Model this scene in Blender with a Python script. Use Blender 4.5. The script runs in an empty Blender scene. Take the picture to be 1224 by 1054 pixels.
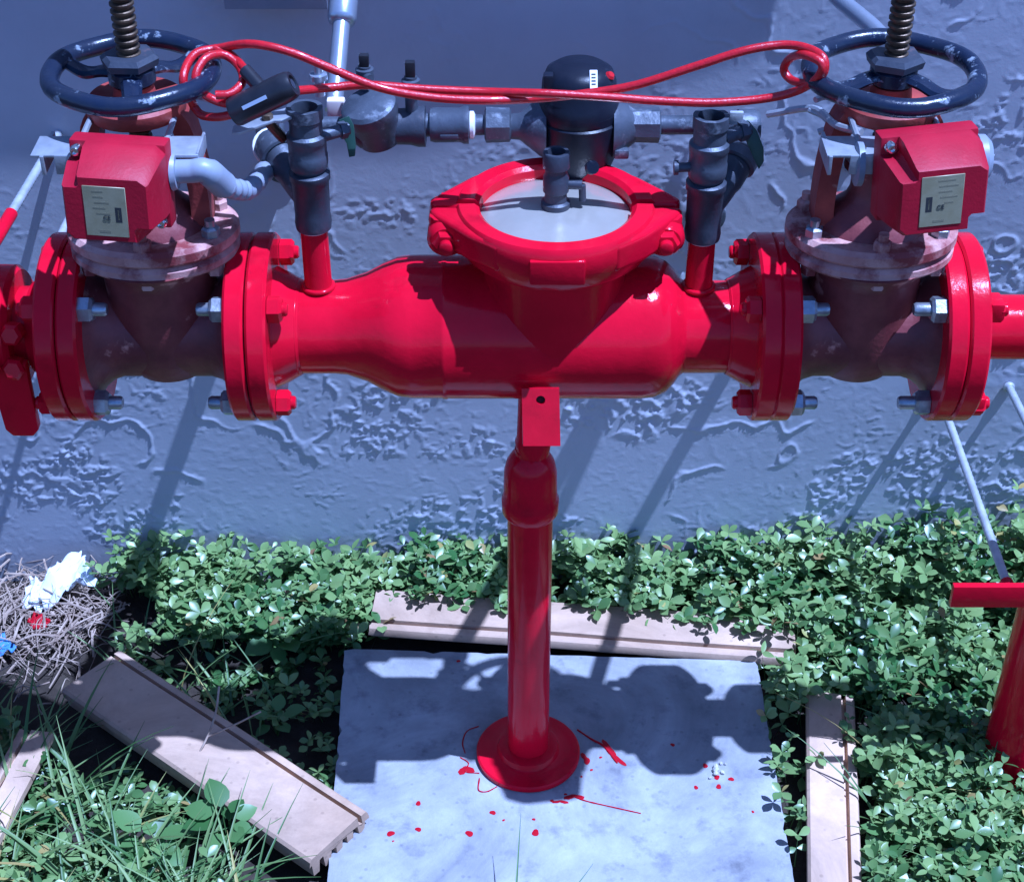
import bpy, bmesh, math, random
import numpy as np
from mathutils import Vector, Matrix
R = math.radians
random.seed(7); rng = np.random.default_rng(7)
scene = bpy.context.scene
col = scene.collection

# ------------------------------------------------------------------ camera
CAM = Vector((0.0, -1.72, 1.85)); PITCH = R(36.5); FPX = 2000.0; PW, PH = 1224.0, 1054.0
cam_d = bpy.data.cameras.new('camera'); cam = bpy.data.objects.new('camera', cam_d); col.objects.link(cam)
cam.location = CAM; cam.rotation_euler = (math.pi / 2 - PITCH, 0, 0)
cam_d.sensor_width = 36.0; cam_d.lens = 36.0 * FPX / PW; cam_d.clip_start = 0.05; cam_d.clip_end = 500
scene.camera = cam
# ------------------------------------------------------------------ light
SUN = Vector((0.39, -0.098, 1.0)).normalized()
world = bpy.data.worlds.new('World'); scene.world = world; world.use_nodes = True
wn = world.node_tree.nodes; wl = world.node_tree.links; wn.clear()
sky = wn.new('ShaderNodeTexSky'); sky.sky_type = 'NISHITA'; sky.sun_disc = False
sky.sun_elevation = math.asin(SUN.z); sky.sun_rotation = math.atan2(SUN.x, SUN.y)
sky.dust_density = 0.6; sky.ozone_density = 1.5
bg = wn.new('ShaderNodeBackground'); bg.inputs['Strength'].default_value = 0.078
wo = wn.new('ShaderNodeOutputWorld'); wl.new(sky.outputs[0], bg.inputs[0]); wl.new(bg.outputs[0], wo.inputs[0])
sun_d = bpy.data.lights.new('sun', 'SUN'); sun_d.energy = 5.0; sun_d.angle = R(0.55); sun_d.color = (1.0, 0.97, 0.93)
sun = bpy.data.objects.new('sun', sun_d); col.objects.link(sun); sun.location = (2, -1, 5)
sun.rotation_euler = (-SUN).to_track_quat('-Z', 'Y').to_euler()
vs = scene.view_settings
vs.view_transform = 'Standard'; vs.look = 'None'; vs.gamma = 1.0; vs.use_curve_mapping = False
vs.exposure = 0.45
vs.use_white_balance = True; vs.white_balance_temperature = 4180; vs.white_balance_tint = 22
scene.cycles.max_bounces = 8

# ------------------------------------------------------------------ helpers
def tag(o, label=None, cat=None, group=None, kind=None):
    if label: o['label'] = label
    if cat: o['category'] = cat
    if group: o['group'] = group
    if kind: o['kind'] = kind
    return o
def empty(name, loc, label, cat, group=None):
    o = bpy.data.objects.new(name, None); col.objects.link(o); o.location = loc; o.empty_display_size = 0.05
    return tag(o, label, cat, group)
CS, SN = math.cos(PITCH), math.sin(PITCH)
def ray(px, py):
    dx = (px - PW / 2) / FPX; dy = (PH / 2 - py) / FPX
    return Vector((dx, CS + dy * SN, -SN + dy * CS))
def at(px, py, Y):
    r = ray(px, py); return CAM + r * ((Y - CAM.y) / r.y)
def gd(px, py, z=0.0):
    r = ray(px, py); return CAM + r * ((z - CAM.z) / r.z)
def frame(axis):
    a = Vector(axis).normalized()
    u = Vector((1, 0, 0)) if abs(a.x) < 0.8 else Vector((0, -1, 0))
    u = (u - a * u.dot(a)).normalized(); v = a.cross(u)
    return a, u, v
class MB:
    def __init__(s): s.v = []; s.f = []
    def add(s, v, f):
        b = len(s.v); s.v += [tuple(x) for x in v]; s.f += [tuple(b + i for i in q) for q in f]; return s
    def lathe(s, prof, org=(0, 0, 0), axis=(0, 0, 1), seg=32, a0=0.0, a1=None, su=1.0, sv=1.0, phase=0.0, caps=True):
        a, u, v = frame(axis); org = Vector(org); full = a1 is None
        n = seg if full else seg + 1
        ang = [phase + (2 * math.pi * i / seg if full else a0 + (a1 - a0) * i / seg) for i in range(n)]
        vs_ = []; fs = []
        for (t, r) in prof:
            for g in ang: vs_.append(org + a * t + u * (r * su * math.cos(g)) + v * (r * sv * math.sin(g)))
        m = len(prof)
        for j in range(m - 1):
            for i in range(n if full else n - 1):
                k = (i + 1) % n
                fs.append((j * n + i, j * n + k, (j + 1) * n + k, (j + 1) * n + i))
        if full and caps:
            if prof[0][1] > 1e-6: fs.append(tuple(reversed(range(n))))
            if prof[-1][1] > 1e-6: fs.append(tuple((m - 1) * n + i for i in range(n)))
        if not full:
            fs.append(tuple(j * n for j in range(m))); fs.append(tuple(j * n + n - 1 for j in reversed(range(m))))
        return s.add(vs_, fs)
    def tube(s, pts, r, seg=12, caps=True):
        pts = [Vector(p) for p in pts]; n = len(pts)
        rs = r if isinstance(r, (list, tuple)) else [r] * n
        T = []
        for i in range(n):
            T.append((pts[min(i + 1, n - 1)] - pts[max(i - 1, 0)]).normalized())
        a, u, v = frame(T[0]); vs_ = []; fs = []
        for i in range(n):
            u = (u - T[i] * u.dot(T[i])).normalized(); v = T[i].cross(u)
            for k in range(seg):
                g = 2 * math.pi * k / seg; vs_.append(pts[i] + (u * math.cos(g) + v * math.sin(g)) * rs[i])
        for i in range(n - 1):
            for k in range(seg):
                q = (k + 1) % seg; fs.append((i * seg + k, i * seg + q, (i + 1) * seg + q, (i + 1) * seg + k))
        if caps:
            fs.append(tuple(reversed(range(seg)))); fs.append(tuple((n - 1) * seg + k for k in range(seg)))
        return s.add(vs_, fs)
    def torus(s, R0, r, org=(0, 0, 0), axis=(0, 0, 1), seg=56, ms=14):
        a, u, v = frame(axis); org = Vector(org); vs_ = []; fs = []
        for i in range(seg):
            g = 2 * math.pi * i / seg; d = u * math.cos(g) + v * math.sin(g)
            for k in range(ms):
                h = 2 * math.pi * k / ms; vs_.append(org + d * (R0 + r * math.cos(h)) + a * (r * math.sin(h)))
        for i in range(seg):
            for k in range(ms):
                j = (i + 1) % seg; l = (k + 1) % ms
                fs.append((i * ms + k, j * ms + k, j * ms + l, i * ms + l))
        return s.add(vs_, fs)
    def box(s, c, size, bev=0.0, rot=None, segs=2):
        bm = bmesh.new(); bmesh.ops.create_cube(bm, size=1.0)
        bmesh.ops.scale(bm, vec=Vector(size), verts=bm.verts)
        if bev: bmesh.ops.bevel(bm, geom=bm.edges[:], offset=bev, segments=segs, profile=0.6, affect='EDGES')
        return s.bm(bm, c, rot)
    def prism(s, poly, depth, c=(0, 0, 0), rot=None, bev=0.0, segs=2):
        """polygon in local XY, extruded along local Z from 0 to depth"""
        bm = bmesh.new(); bv = [bm.verts.new((x, y, 0)) for x, y in poly]
        f = bm.faces.new(bv); bmesh.ops.recalc_face_normals(bm, faces=[f])
        ex = bmesh.ops.extrude_face_region(bm, geom=[f])
        bmesh.ops.translate(bm, vec=(0, 0, depth), verts=[g for g in ex['geom'] if isinstance(g, bmesh.types.BMVert)])
        bmesh.ops.recalc_face_normals(bm, faces=bm.faces[:])
        if bev:
            es = [e for e in bm.edges if len(e.link_faces) == 2 and e.calc_face_angle(0) > 0.5]
            bmesh.ops.bevel(bm, geom=es, offset=bev, segments=segs, profile=0.6, affect='EDGES')
        return s.bm(bm, c, rot)
    def bm(s, bm, c=(0, 0, 0), rot=None):
        M = Matrix.Translation(Vector(c))
        if rot is not None: M = M @ rot.to_4x4()
        bm.verts.index_update()
        s.add([M @ v.co for v in bm.verts], [[v.index for v in f.verts] for f in bm.faces]); bm.free(); return s
    def build(s, name, mat, parent=None, angle=38, local=False):
        me = bpy.data.meshes.new(name)
        off = Vector((0, 0, 0))
        if parent is not None and not local:
            p = parent
            while p is not None: off += p.location; p = p.parent
        me.from_pydata([tuple(Vector(v) - off) for v in s.v], [], s.f)
        bm = bmesh.new(); bm.from_mesh(me); bmesh.ops.recalc_face_normals(bm, faces=bm.faces[:]); bm.to_mesh(me); bm.free()
        me.shade_smooth(); me.set_sharp_from_angle(angle=R(angle))
        me.materials.append(mat)
        o = bpy.data.objects.new(name, me); col.objects.link(o); o.parent = parent
        return o
def bez(pts, n=8):
    """Catmull-Rom through the points"""
    P = [Vector(p) for p in pts]; P = [P[0] * 2 - P[1]] + P + [P[-1] * 2 - P[-2]]; out = []
    for i in range(1, len(P) - 2):
        for k in range(n):
            t = k / n; a, b, c, d = P[i - 1], P[i], P[i + 1], P[i + 2]
            out.append(0.5 * ((2 * b) + (c - a) * t + (2 * a - 5 * b + 4 * c - d) * t * t + (3 * b - a - 3 * c + d) * t ** 3))
    out.append(P[-2]); return out

# ------------------------------------------------------------------ materials
def mat(name, base, rough=0.5, metal=0.0, var=None, vscale=20.0, vlo=0.35, vhi=0.65, bump=0.0, bscale=60.0, coat=0.0, rvar=0.0,
        third=None, tscale=8.0, tlo=0.5, thi=0.6, spec=0.5):
    m = bpy.data.materials.new(name); m.use_nodes = True; nt = m.node_tree; N = nt.nodes; L = nt.links
    b = N['Principled BSDF']; b.inputs['Roughness'].default_value = rough; b.inputs['Metallic'].default_value = metal
    b.inputs['Coat Weight'].default_value = coat; b.inputs['Coat Roughness'].default_value = 0.08
    b.inputs['Specular IOR Level'].default_value = spec
    tc = N.new('ShaderNodeTexCoord')
    def noise(sc, det=5, ro=0.6):
        n = N.new('ShaderNodeTexNoise'); n.inputs['Scale'].default_value = sc; n.inputs['Detail'].default_value = det
        n.inputs['Roughness'].default_value = ro; L.new(tc.outputs['Object'], n.inputs['Vector']); return n
    src = None
    if var is not None:
        n = noise(vscale); mr = N.new('ShaderNodeMapRange'); mr.inputs[1].default_value = vlo; mr.inputs[2].default_value = vhi
        L.new(n.outputs[0], mr.inputs[0]); mx = N.new('ShaderNodeMix'); mx.data_type = 'RGBA'
        mx.inputs[6].default_value = (*base, 1); mx.inputs[7].default_value = (*var, 1)
        L.new(mr.outputs[0], mx.inputs[0]); src = mx.outputs[2]
    if third is not None:
        n = noise(tscale, 8, 0.65); mr = N.new('ShaderNodeMapRange'); mr.inputs[1].default_value = tlo; mr.inputs[2].default_value = thi
        L.new(n.outputs[0], mr.inputs[0]); mx = N.new('ShaderNodeMix'); mx.data_type = 'RGBA'
        if src: L.new(src, mx.inputs[6])
        else: mx.inputs[6].default_value = (*base, 1)
        mx.inputs[7].default_value = (*third, 1); L.new(mr.outputs[0], mx.inputs[0]); src = mx.outputs[2]
    if src: L.new(src, b.inputs['Base Color'])
    else: b.inputs['Base Color'].default_value = (*base, 1)
    if rvar:
        n = noise(vscale * 0.7, 6); mr = N.new('ShaderNodeMapRange'); mr.inputs[1].default_value = 0.3; mr.inputs[2].default_value = 0.7
        mr.inputs[3].default_value = max(0.02, rough - rvar); mr.inputs[4].default_value = rough + rvar
        L.new(n.outputs[0], mr.inputs[0]); L.new(mr.outputs[0], b.inputs['Roughness'])
    if bump:
        n = noise(bscale, 6, 0.65); bp = N.new('ShaderNodeBump'); bp.inputs['Strength'].default_value = bump; bp.inputs['Distance'].default_value = 0.004
        L.new(n.outputs[0], bp.inputs['Height']); L.new(bp.outputs[0], b.inputs['Normal'])
    return m
M = {}
M['red'] = mat('red_paint', (0.60, 0.0006, 0.020), 0.17, 0, (0.50, 0.0005, 0.016), 14, bump=0.20, bscale=38, coat=0.22, rvar=0.09, third=(0.26, 0.001, 0.010), tscale=11, tlo=0.57, thi=0.78, spec=0.10)
M['box_red'] = mat('switch_red', (0.35, 0.004, 0.022), 0.50, 0, (0.29, 0.003, 0.018), 30, bump=0.12, bscale=260, third=(0.52, 0.06, 0.08), tscale=24, tlo=0.62, thi=0.9, spec=0.3)
M['oxide'] = mat('weathered_red_iron', (0.115, 0.020, 0.026), 0.46, 0, (0.25, 0.062, 0.058), 12, bump=0.35, bscale=45, third=(0.52, 0.25, 0.20), tscale=15, tlo=0.60, thi=0.66)
M['oxide_pale'] = mat('chalky_red_iron', (0.42, 0.19, 0.16), 0.62, 0, (0.60, 0.38, 0.33), 16, bump=0.35, bscale=50, third=(0.20, 0.035, 0.035), tscale=13, tlo=0.50, thi=0.62)
M['yoke'] = mat('orange_red_iron', (0.36, 0.060, 0.042), 0.55, 0, (0.20, 0.026, 0.026), 18, bump=0.3, bscale=50, third=(0.5, 0.3, 0.24), tscale=24, tlo=0.62, thi=0.74)
M['navy'] = mat('dark_enamel', (0.010, 0.015, 0.036), 0.24, 0, (0.018, 0.022, 0.038), 20, bump=0.22, bscale=70, coat=0.15, third=(0.26, 0.29, 0.34), tscale=34, tlo=0.60, thi=0.66, spec=0.35)
M['stem'] = mat('oiled_stem', (0.16, 0.115, 0.07), 0.42, 0.7, (0.07, 0.05, 0.035), 60, bump=0.2, bscale=120)
M['bronze'] = mat('grey_bronze', (0.098, 0.110, 0.140), 0.46, 0.3, (0.060, 0.068, 0.088), 24, bump=0.22, bscale=90, third=(0.27, 0.29, 0.33), tscale=34, tlo=0.58, thi=0.70)
M['bronze_dark'] = mat('dark_bronze', (0.036, 0.041, 0.058), 0.44, 0.2, (0.060, 0.066, 0.086), 22, bump=0.22, bscale=80, third=(0.22, 0.13, 0.12), tscale=18, tlo=0.62, thi=0.76)
M['meter'] = mat('meter_black', (0.008, 0.009, 0.017), 0.36, 0, (0.014, 0.016, 0.026), 12, bump=0.12, bscale=120, third=(0.05, 0.055, 0.07), tscale=20, tlo=0.60, thi=0.74, spec=0.28)
M['zinc'] = mat('zinc_bolt', (0.50, 0.52, 0.56), 0.36, 0.75, (0.28, 0.29, 0.32), 60, bump=0.15, bscale=120)
M['strap'] = mat('galvanised_strap', (0.55, 0.57, 0.62), 0.42, 0.6, (0.40, 0.42, 0.46), 40, bump=0.12, bscale=120)
M['rod'] = mat('galvanised_rod', (0.62, 0.64, 0.66), 0.40, 0.45, (0.45, 0.47, 0.5), 40, bump=0.15, bscale=200)
M['pvc'] = mat('grey_pvc', (0.27, 0.29, 0.35), 0.42, 0, (0.23, 0.25, 0.30), 20, bump=0.08)
M['conduit'] = mat('steel_conduit', (0.50, 0.53, 0.60), 0.28, 0.7, (0.42, 0.45, 0.52), 18, bump=0.05)
M['tape'] = mat('white_tape', (0.8, 0.8, 0.8), 0.5)
M['chrome'] = mat('chrome', (0.8, 0.8, 0.8), 0.15, 1.0)
M['black'] = mat('black_plastic', (0.012, 0.012, 0.016), 0.35, 0, (0.02, 0.02, 0.026), 40)
M['hole'] = mat('dark_hole', (0.02, 0.012, 0.012), 0.8)
M['plate'] = mat('olive_label', (0.30, 0.27, 0.15), 0.45, 0.2, (0.36, 0.33, 0.20), 60)
M['ink'] = mat('label_ink', (0.03, 0.03, 0.03), 0.6)
M['inkpale'] = mat('faded_ink', (0.22, 0.20, 0.12), 0.5)
M['cover'] = mat('cover_plate', (0.66, 0.62, 0.54), 0.24, 0.60, (0.56, 0.52, 0.44), 12, bump=0.04, bscale=40, third=(0.42, 0.34, 0.24), tscale=16, tlo=0.62, thi=0.75)
M['cable'] = mat('red_vinyl_cable', (0.50, 0.006, 0.012), 0.25, 0, (0.38, 0.005, 0.01), 160, bump=0.25, bscale=420, coat=0.4)
M['green'] = mat('green_handle', (0.02, 0.05, 0.035), 0.4, 0, (0.03, 0.07, 0.05), 40)
M['cream'] = mat('cream_tag', (0.72, 0.62, 0.60), 0.6)
M['wall'] = mat('grey_stucco', (0.50, 0.515, 0.57), 0.85, 0, (0.44, 0.455, 0.505), 5, bump=0.06, bscale=200, third=(0.55, 0.565, 0.61), tscale=2.4, tlo=0.5, thi=0.8, spec=0.2)
M['slab'] = mat('concrete', (0.25, 0.25, 0.255), 0.75, 0, (0.37, 0.37, 0.372), 7, vlo=0.35, vhi=0.68, bump=0.30, bscale=130, third=(0.17, 0.17, 0.19), tscale=18, tlo=0.53, thi=0.72, spec=0.3)
def slab_extra(m):
    nt = m.node_tree; N = nt.nodes; L = nt.links; b = N['Principled BSDF']; src = b.inputs['Base Color'].links[0].from_socket
    tc = N.new('ShaderNodeTexCoord')
    v = N.new('ShaderNodeTexVoronoi'); v.inputs['Scale'].default_value = 46; L.new(tc.outputs['Object'], v.inputs['Vector'])
    mr = N.new('ShaderNodeMapRange'); mr.inputs[1].default_value = .08; mr.inputs[2].default_value = .16; mr.inputs[3].default_value = .78; mr.inputs[4].default_value = 1.0; L.new(v.outputs[0], mr.inputs[0])
    n = N.new('ShaderNodeTexNoise'); n.inputs['Scale'].default_value = 3.2; n.inputs['Detail'].default_value = 9; n.inputs['Roughness'].default_value = .72; n.inputs['Distortion'].default_value = .8; L.new(tc.outputs['Object'], n.inputs['Vector'])
    m2 = N.new('ShaderNodeMapRange'); m2.inputs[1].default_value = .36; m2.inputs[2].default_value = .64; m2.inputs[3].default_value = .74; m2.inputs[4].default_value = 1.28; L.new(n.outputs[0], m2.inputs[0])
    mu = N.new('ShaderNodeMath'); mu.operation = 'MULTIPLY'; L.new(mr.outputs[0], mu.inputs[0]); L.new(m2.outputs[0], mu.inputs[1])
    vm = N.new('ShaderNodeVectorMath'); vm.operation = 'SCALE'; L.new(src, vm.inputs[0]); L.new(mu.outputs[0], vm.inputs['Scale']); L.new(vm.outputs[0], b.inputs['Base Color'])
slab_extra(M['slab'])
M['soil'] = mat('dark_soil', (0.035, 0.028, 0.022), 0.95, 0, (0.060, 0.048, 0.036), 30, bump=0.9, bscale=90, spec=0.1)
M['board'] = mat('tan_composite', (0.43, 0.295, 0.190), 0.7, 0, (0.49, 0.35, 0.24), 6, bump=0.15, bscale=110, third=(0.30, 0.20, 0.13), tscale=10, tlo=0.58, thi=0.75, spec=0.25)
M['straw'] = mat('dry_straw', (0.46, 0.36, 0.27), 0.8, 0, (0.24, 0.17, 0.12), 40)
M['scrap'] = mat('white_scrap', (0.78, 0.80, 0.82), 0.55, 0, (0.68, 0.71, 0.75), 30)
M['spot'] = mat('spilt_red_paint', (0.34, 0.002, 0.012), 0.4, spec=0.2)
M['crumb'] = mat('stone_crumb', (0.55, 0.53, 0.50), 0.8, 0, (0.4, 0.38, 0.36), 60)
M['bluescrap'] = mat('blue_scrap', (0.12, 0.25, 0.6), 0.5)
M['text'] = mat('pale_print', (0.35, 0.4, 0.5), 0.5)
slab_extra(M['board'])
def leaf_mat(name, a, b, rough=0.42, trans=0.25):
    m = bpy.data.materials.new(name); m.use_nodes = True; nt = m.node_tree; N = nt.nodes; L = nt.links
    p = N['Principled BSDF']; p.inputs['Roughness'].default_value = rough; p.inputs['Specular IOR Level'].default_value = 0.5
    at_ = N.new('ShaderNodeAttribute'); at_.attribute_name = 'tint'
    mx = N.new('ShaderNodeValToRGB'); cr = mx.color_ramp; cr.elements[0].color = (*a, 1); cr.elements[1].position = .90; cr.elements[1].color = (*b, 1)
    e = cr.elements.new(.95); e.color = (.42, .36, .10, 1); e = cr.elements.new(1.0); e.color = (.26, .15, .07, 1)
    L.new(at_.outputs['Fac'], mx.inputs[0]); L.new(mx.outputs[0], p.inputs['Base Color'])
    tr = N.new('ShaderNodeBsdfTranslucent'); L.new(mx.outputs[0], tr.inputs[0])
    ms = N.new('ShaderNodeMixShader'); ms.inputs[0].default_value = trans
    L.new(p.outputs[0], ms.inputs[1]); L.new(tr.outputs[0], ms.inputs[2]); L.new(ms.outputs[0], N['Material Output'].inputs[0])
    return m
M['leaf'] = leaf_mat('clover_leaf', (0.052, 0.125, 0.028), (0.25, 0.345, 0.105), .34, .20)
M['grass'] = leaf_mat('grass_blade', (0.060, 0.130, 0.026), (0.22, 0.30, 0.09), 0.5, 0.2)
M['weed'] = leaf_mat('weed_leaf', (0.050, 0.120, 0.024), (0.15, 0.26, 0.07))

# ------------------------------------------------------------------ noise
def vnoise(x, y, seed):
    g = np.random.default_rng(seed).random((256, 256))
    xi = np.floor(x).astype(int); yi = np.floor(y).astype(int); fx = x - xi; fy = y - yi
    fx = fx * fx * (3 - 2 * fx); fy = fy * fy * (3 - 2 * fy)
    a = g[xi & 255, yi & 255]; b = g[(xi + 1) & 255, yi & 255]; c = g[xi & 255, (yi + 1) & 255]; d = g[(xi + 1) & 255, (yi + 1) & 255]
    return (a * (1 - fx) + b * fx) * (1 - fy) + (c * (1 - fx) + d * fx) * fy
def fbm(x, y, seed, oc=4, ga=0.5):
    s = 0; a = 1; t = 0
    for i in range(oc):
        s = s + a * vnoise(x * 2 ** i, y * 2 ** i, seed + i); t += a; a *= ga
    return s / t
def sstep(a, b, x):
    t = np.clip((x - a) / (b - a), 0, 1); return t * t * (3 - 2 * t)
def grid_mesh(name, V, nx, ny, mt, flip=False):
    i = np.arange(nx - 1); j = np.arange(ny - 1); I, J = np.meshgrid(i, j, indexing='ij')
    a = (I * ny + J).ravel(); q = np.stack([a, a + ny, a + ny + 1, a + 1], 1)
    if flip: q = q[:, ::-1]
    me = bpy.data.meshes.new(name); me.from_pydata(V.tolist(), [], q.tolist()); me.shade_smooth(); me.materials.append(mt)
    o = bpy.data.objects.new(name, me); col.objects.link(o); return o

# ------------------------------------------------------------------ setting: ground, wall
GZ = -0.05; WY = 0.45
def ground():
    nx, ny = 200, 120
    X = np.linspace(-1.5, 1.5, nx); Y = np.linspace(-1.0, WY + 0.02, ny); XX, YY = np.meshgrid(X, Y, indexing='ij')
    Z = GZ + 0.02 * (fbm(XX * 6 + 20, YY * 6 + 20, 3) - 0.5)
    edge = np.minimum.reduce([XX + 1.5, 1.5 - XX, YY + 1.0]); Z = np.where(edge < 0.001, GZ, Z)
    V = np.stack([XX, YY, Z], 2).reshape(-1, 3)
    o = grid_mesh('ground', V, nx, ny, M['soil']); tag(o, kind='structure')
    me = o.data; bm = bmesh.new(); bm.from_mesh(me)
    S = 60
    for q in ([(-S, -S), (S, -S), (S, -1), (-S, -1)], [(-S, -1), (-1.5, -1), (-1.5, 0.47), (-S, 0.47)], [(1.5, -1), (S, -1), (S, 0.47), (1.5, 0.47)]):
        bm.faces.new([bm.verts.new((x, y, GZ)) for x, y in q])
    bm.to_mesh(me); bm.free()
ground()
def stucco(X, Z):
    wx = X + 0.016 * (fbm(X * 34, Z * 34, 21, 3) - 0.5); wz = Z + 0.016 * (fbm(X * 34 + 50, Z * 34, 22, 3) - 0.5)
    mask = sstep(0.50, 0.60, fbm(X * 5.0 + 9, Z * 6.0 + 31, 11, 3))
    brk = sstep(0.42, 0.56, fbm(wx * 60 + 5, wz * 60 + 9, 33, 2))
    worm = np.clip(1 - np.abs(fbm(wx * 46, wz * 56, 31, 2, 0.5) - 0.5) * 16, 0, 1) ** 0.6
    speck = sstep(0.60, 0.65, fbm(wx * 95 + 3, wz * 110, 35, 2))
    line = np.clip(1 - np.abs(fbm(wx * 9 + 7, wz * 9 + 3, 41, 3) - 0.5) * 46, 0, 1) * sstep(0.52, 0.60, fbm(X * 7, Z * 7 + 77, 51, 2))
    few = sstep(0.55, 0.66, fbm(X * 14 + 3, Z * 14 + 8, 53, 2))
    right = 0.30 + 0.70 * sstep(0.22, 0.38, X)
    up = 1 - (1 - right) * sstep(0.55, 0.78, Z)
    more = 1 + 0.5 * sstep(0.3, 0.5, X)
    h = 0.0016 * worm * brk * np.clip(mask * more + 0.45 * few, 0, 1.2) + 0.0013 * speck * (0.15 + mask) + 0.0020 * line
    return up * h + 0.00005 * fbm(X * 140, Z * 140, 61, 2) + 0.0008 * fbm(X * 8, Z * 8, 71, 2)
def wall():
    x0, x1, z0, z1 = -1.15, 1.15, -0.10, 1.15; st = 0.0026
    nx = int((x1 - x0) / st); ny = int((z1 - z0) / st)
    X = np.linspace(x0, x1, nx); Z = np.linspace(z0, z1, ny); XX, ZZ = np.meshgrid(X, Z, indexing='ij')
    H = stucco(XX, ZZ); ed = np.minimum.reduce([XX - x0, x1 - XX, z1 - ZZ]); H = H * np.clip(ed / 0.05, 0, 1)
    V = np.stack([XX, WY - H, ZZ], 2).reshape(-1, 3)
    o = grid_mesh('wall', V, nx, ny, M['wall'])
    bm = bmesh.new(); bm.from_mesh(o.data)
    for q in ([(-30, z0), (x0, z0), (x0, z1), (-30, z1)], [(x1, z0), (30, z0), (30, z1), (x1, z1)], [(-30, z1), (30, z1), (30, 3.0), (-30, 3.0)]):
        bm.faces.new([bm.verts.new((x, WY, z)) for x, z in q])
    q = [(-30, 3.0), (30, 3.0)]
    bm.faces.new([bm.verts.new(p) for p in ((-30, WY, 3.0), (30, WY, 3.0), (30, WY + 0.3, 3.0), (-30, WY + 0.3, 3.0))])
    bm.to_mesh(o.data); bm.free()
    tag(o, 'blue grey stucco wall with rough trowel marks behind the red pipework', 'wall')
    # unseen ledge added above the view, outlined to shade the wall's upper left
    za = 1.40
    poly = [(-3.0, 0.001), (-3.0, -0.078), (0.093, -0.0636), (0.366, -0.0566), (0.539, -0.049), (0.504, -0.035), (0.42, 0.001)]
    MB().prism(poly, 0.12, (0, WY, za), bev=0.002).build('shade_ledge', M['wall'], o)
wall()

# concrete slab and its paint drips
SLAB = [(-0.267, 0.225), (0.387, 0.197), (0.388, -0.34), (-0.250, -0.36)]
def rough_edge(P, n=46):
    out = []
    for i in range(len(P)):
        a = Vector(P[i]); b = Vector(P[(i + 1) % len(P)]); d = (b - a).normalized(); nn = Vector((d.y, -d.x)); ctr = Vector((.06, -.07))
        if (ctr - a).dot(nn) < 0: nn = -nn
        for k in range(n):
            j = random.uniform(0, .0012) + (random.uniform(.002, .005) if random.random() < .07 else 0)
            out.append(tuple(a.lerp(b, k / n) + nn * (j + (.004 if k == 0 else 0))))
    return out
slab = MB().prism(rough_edge(SLAB), 0.06, (0, 0, -0.06)).build('concrete_slab', M['slab'])
tag(slab, 'square pale concrete slab on the ground under the red pipe stand', 'slab')
def drop(px, py, rx, ry=None, rot=0.0, jag=0.15):
    c = gd(px, py); ry = ry or rx; n = 14; v = []; ph = random.random() * 6
    for k in range(n):
        a = 2 * math.pi * k / n; j = 1 + jag * math.sin(2 * a + ph) + jag * 0.6 * math.sin(3 * a + 2 * ph)
        x, y = rx * j * math.cos(a), ry * j * math.sin(a)
        v.append((c.x + x * math.cos(rot) - y * math.sin(rot), c.y + x * math.sin(rot) + y * math.cos(rot), 0.0004))
    v.append((c.x, c.y, 0.0011))
    MB().add(v, [(k, (k + 1) % n, n) for k in range(n)]).build('paint_drop', M['spot'], slab)
for q in [(467, 996, .0052), (500, 960, .0040), (500, 991, .0042), (561, 996, .0054), (640, 995, .0056), (589, 971, .0042), (804, 890, .0032), (832, 941, .0034), (857, 929, .0042), (874, 931, .0040), (859, 940, .0042), (843, 915, .0040), (900, 970, .0022), (660, 957, .0028), (638, 979, .0024), (602, 980, .0020), (718, 905, .0022), (707, 920, .0022), (695, 928, .0018), (676, 949, .0022), (548, 790, .0030), (470, 1005, .0016)]:
    drop(*q)
for q in [(728, 895, .006, .016, 0.5, .25), (740, 908, .004, .014, 0.7, .2), (700, 907, .006, .009, 0.2, .4), (557, 920, .008, .010, .3, .5), (686, 952, .010, .006, 0, .5), (670, 958, .008, .004, 0, .5)]:
    drop(*q)
def streak(pts, r):
    P = bez([gd(*p) + Vector((0, 0, 0.0006)) for p in pts], 6)
    b = MB().tube(P, [r * (0.75 + 0.5 * random.random()) for _ in P], 6); b.v = [(x, y, z * 0.9) for x, y, z in b.v]
    b.build('paint_streak', M['spot'], slab)
streak([(682, 950), (700, 957), (730, 964), (766, 972)], .0011)
streak([(690, 872), (708, 884), (722, 892), (738, 912)], .0018)
streak([(572, 868), (558, 874), (553, 888), (556, 900)], .0009)
streak([(550, 905), (560, 912), (556, 922), (573, 924)], .0010)
streak([(573, 930), (572, 944), (582, 946), (594, 940)], .0011)

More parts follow.
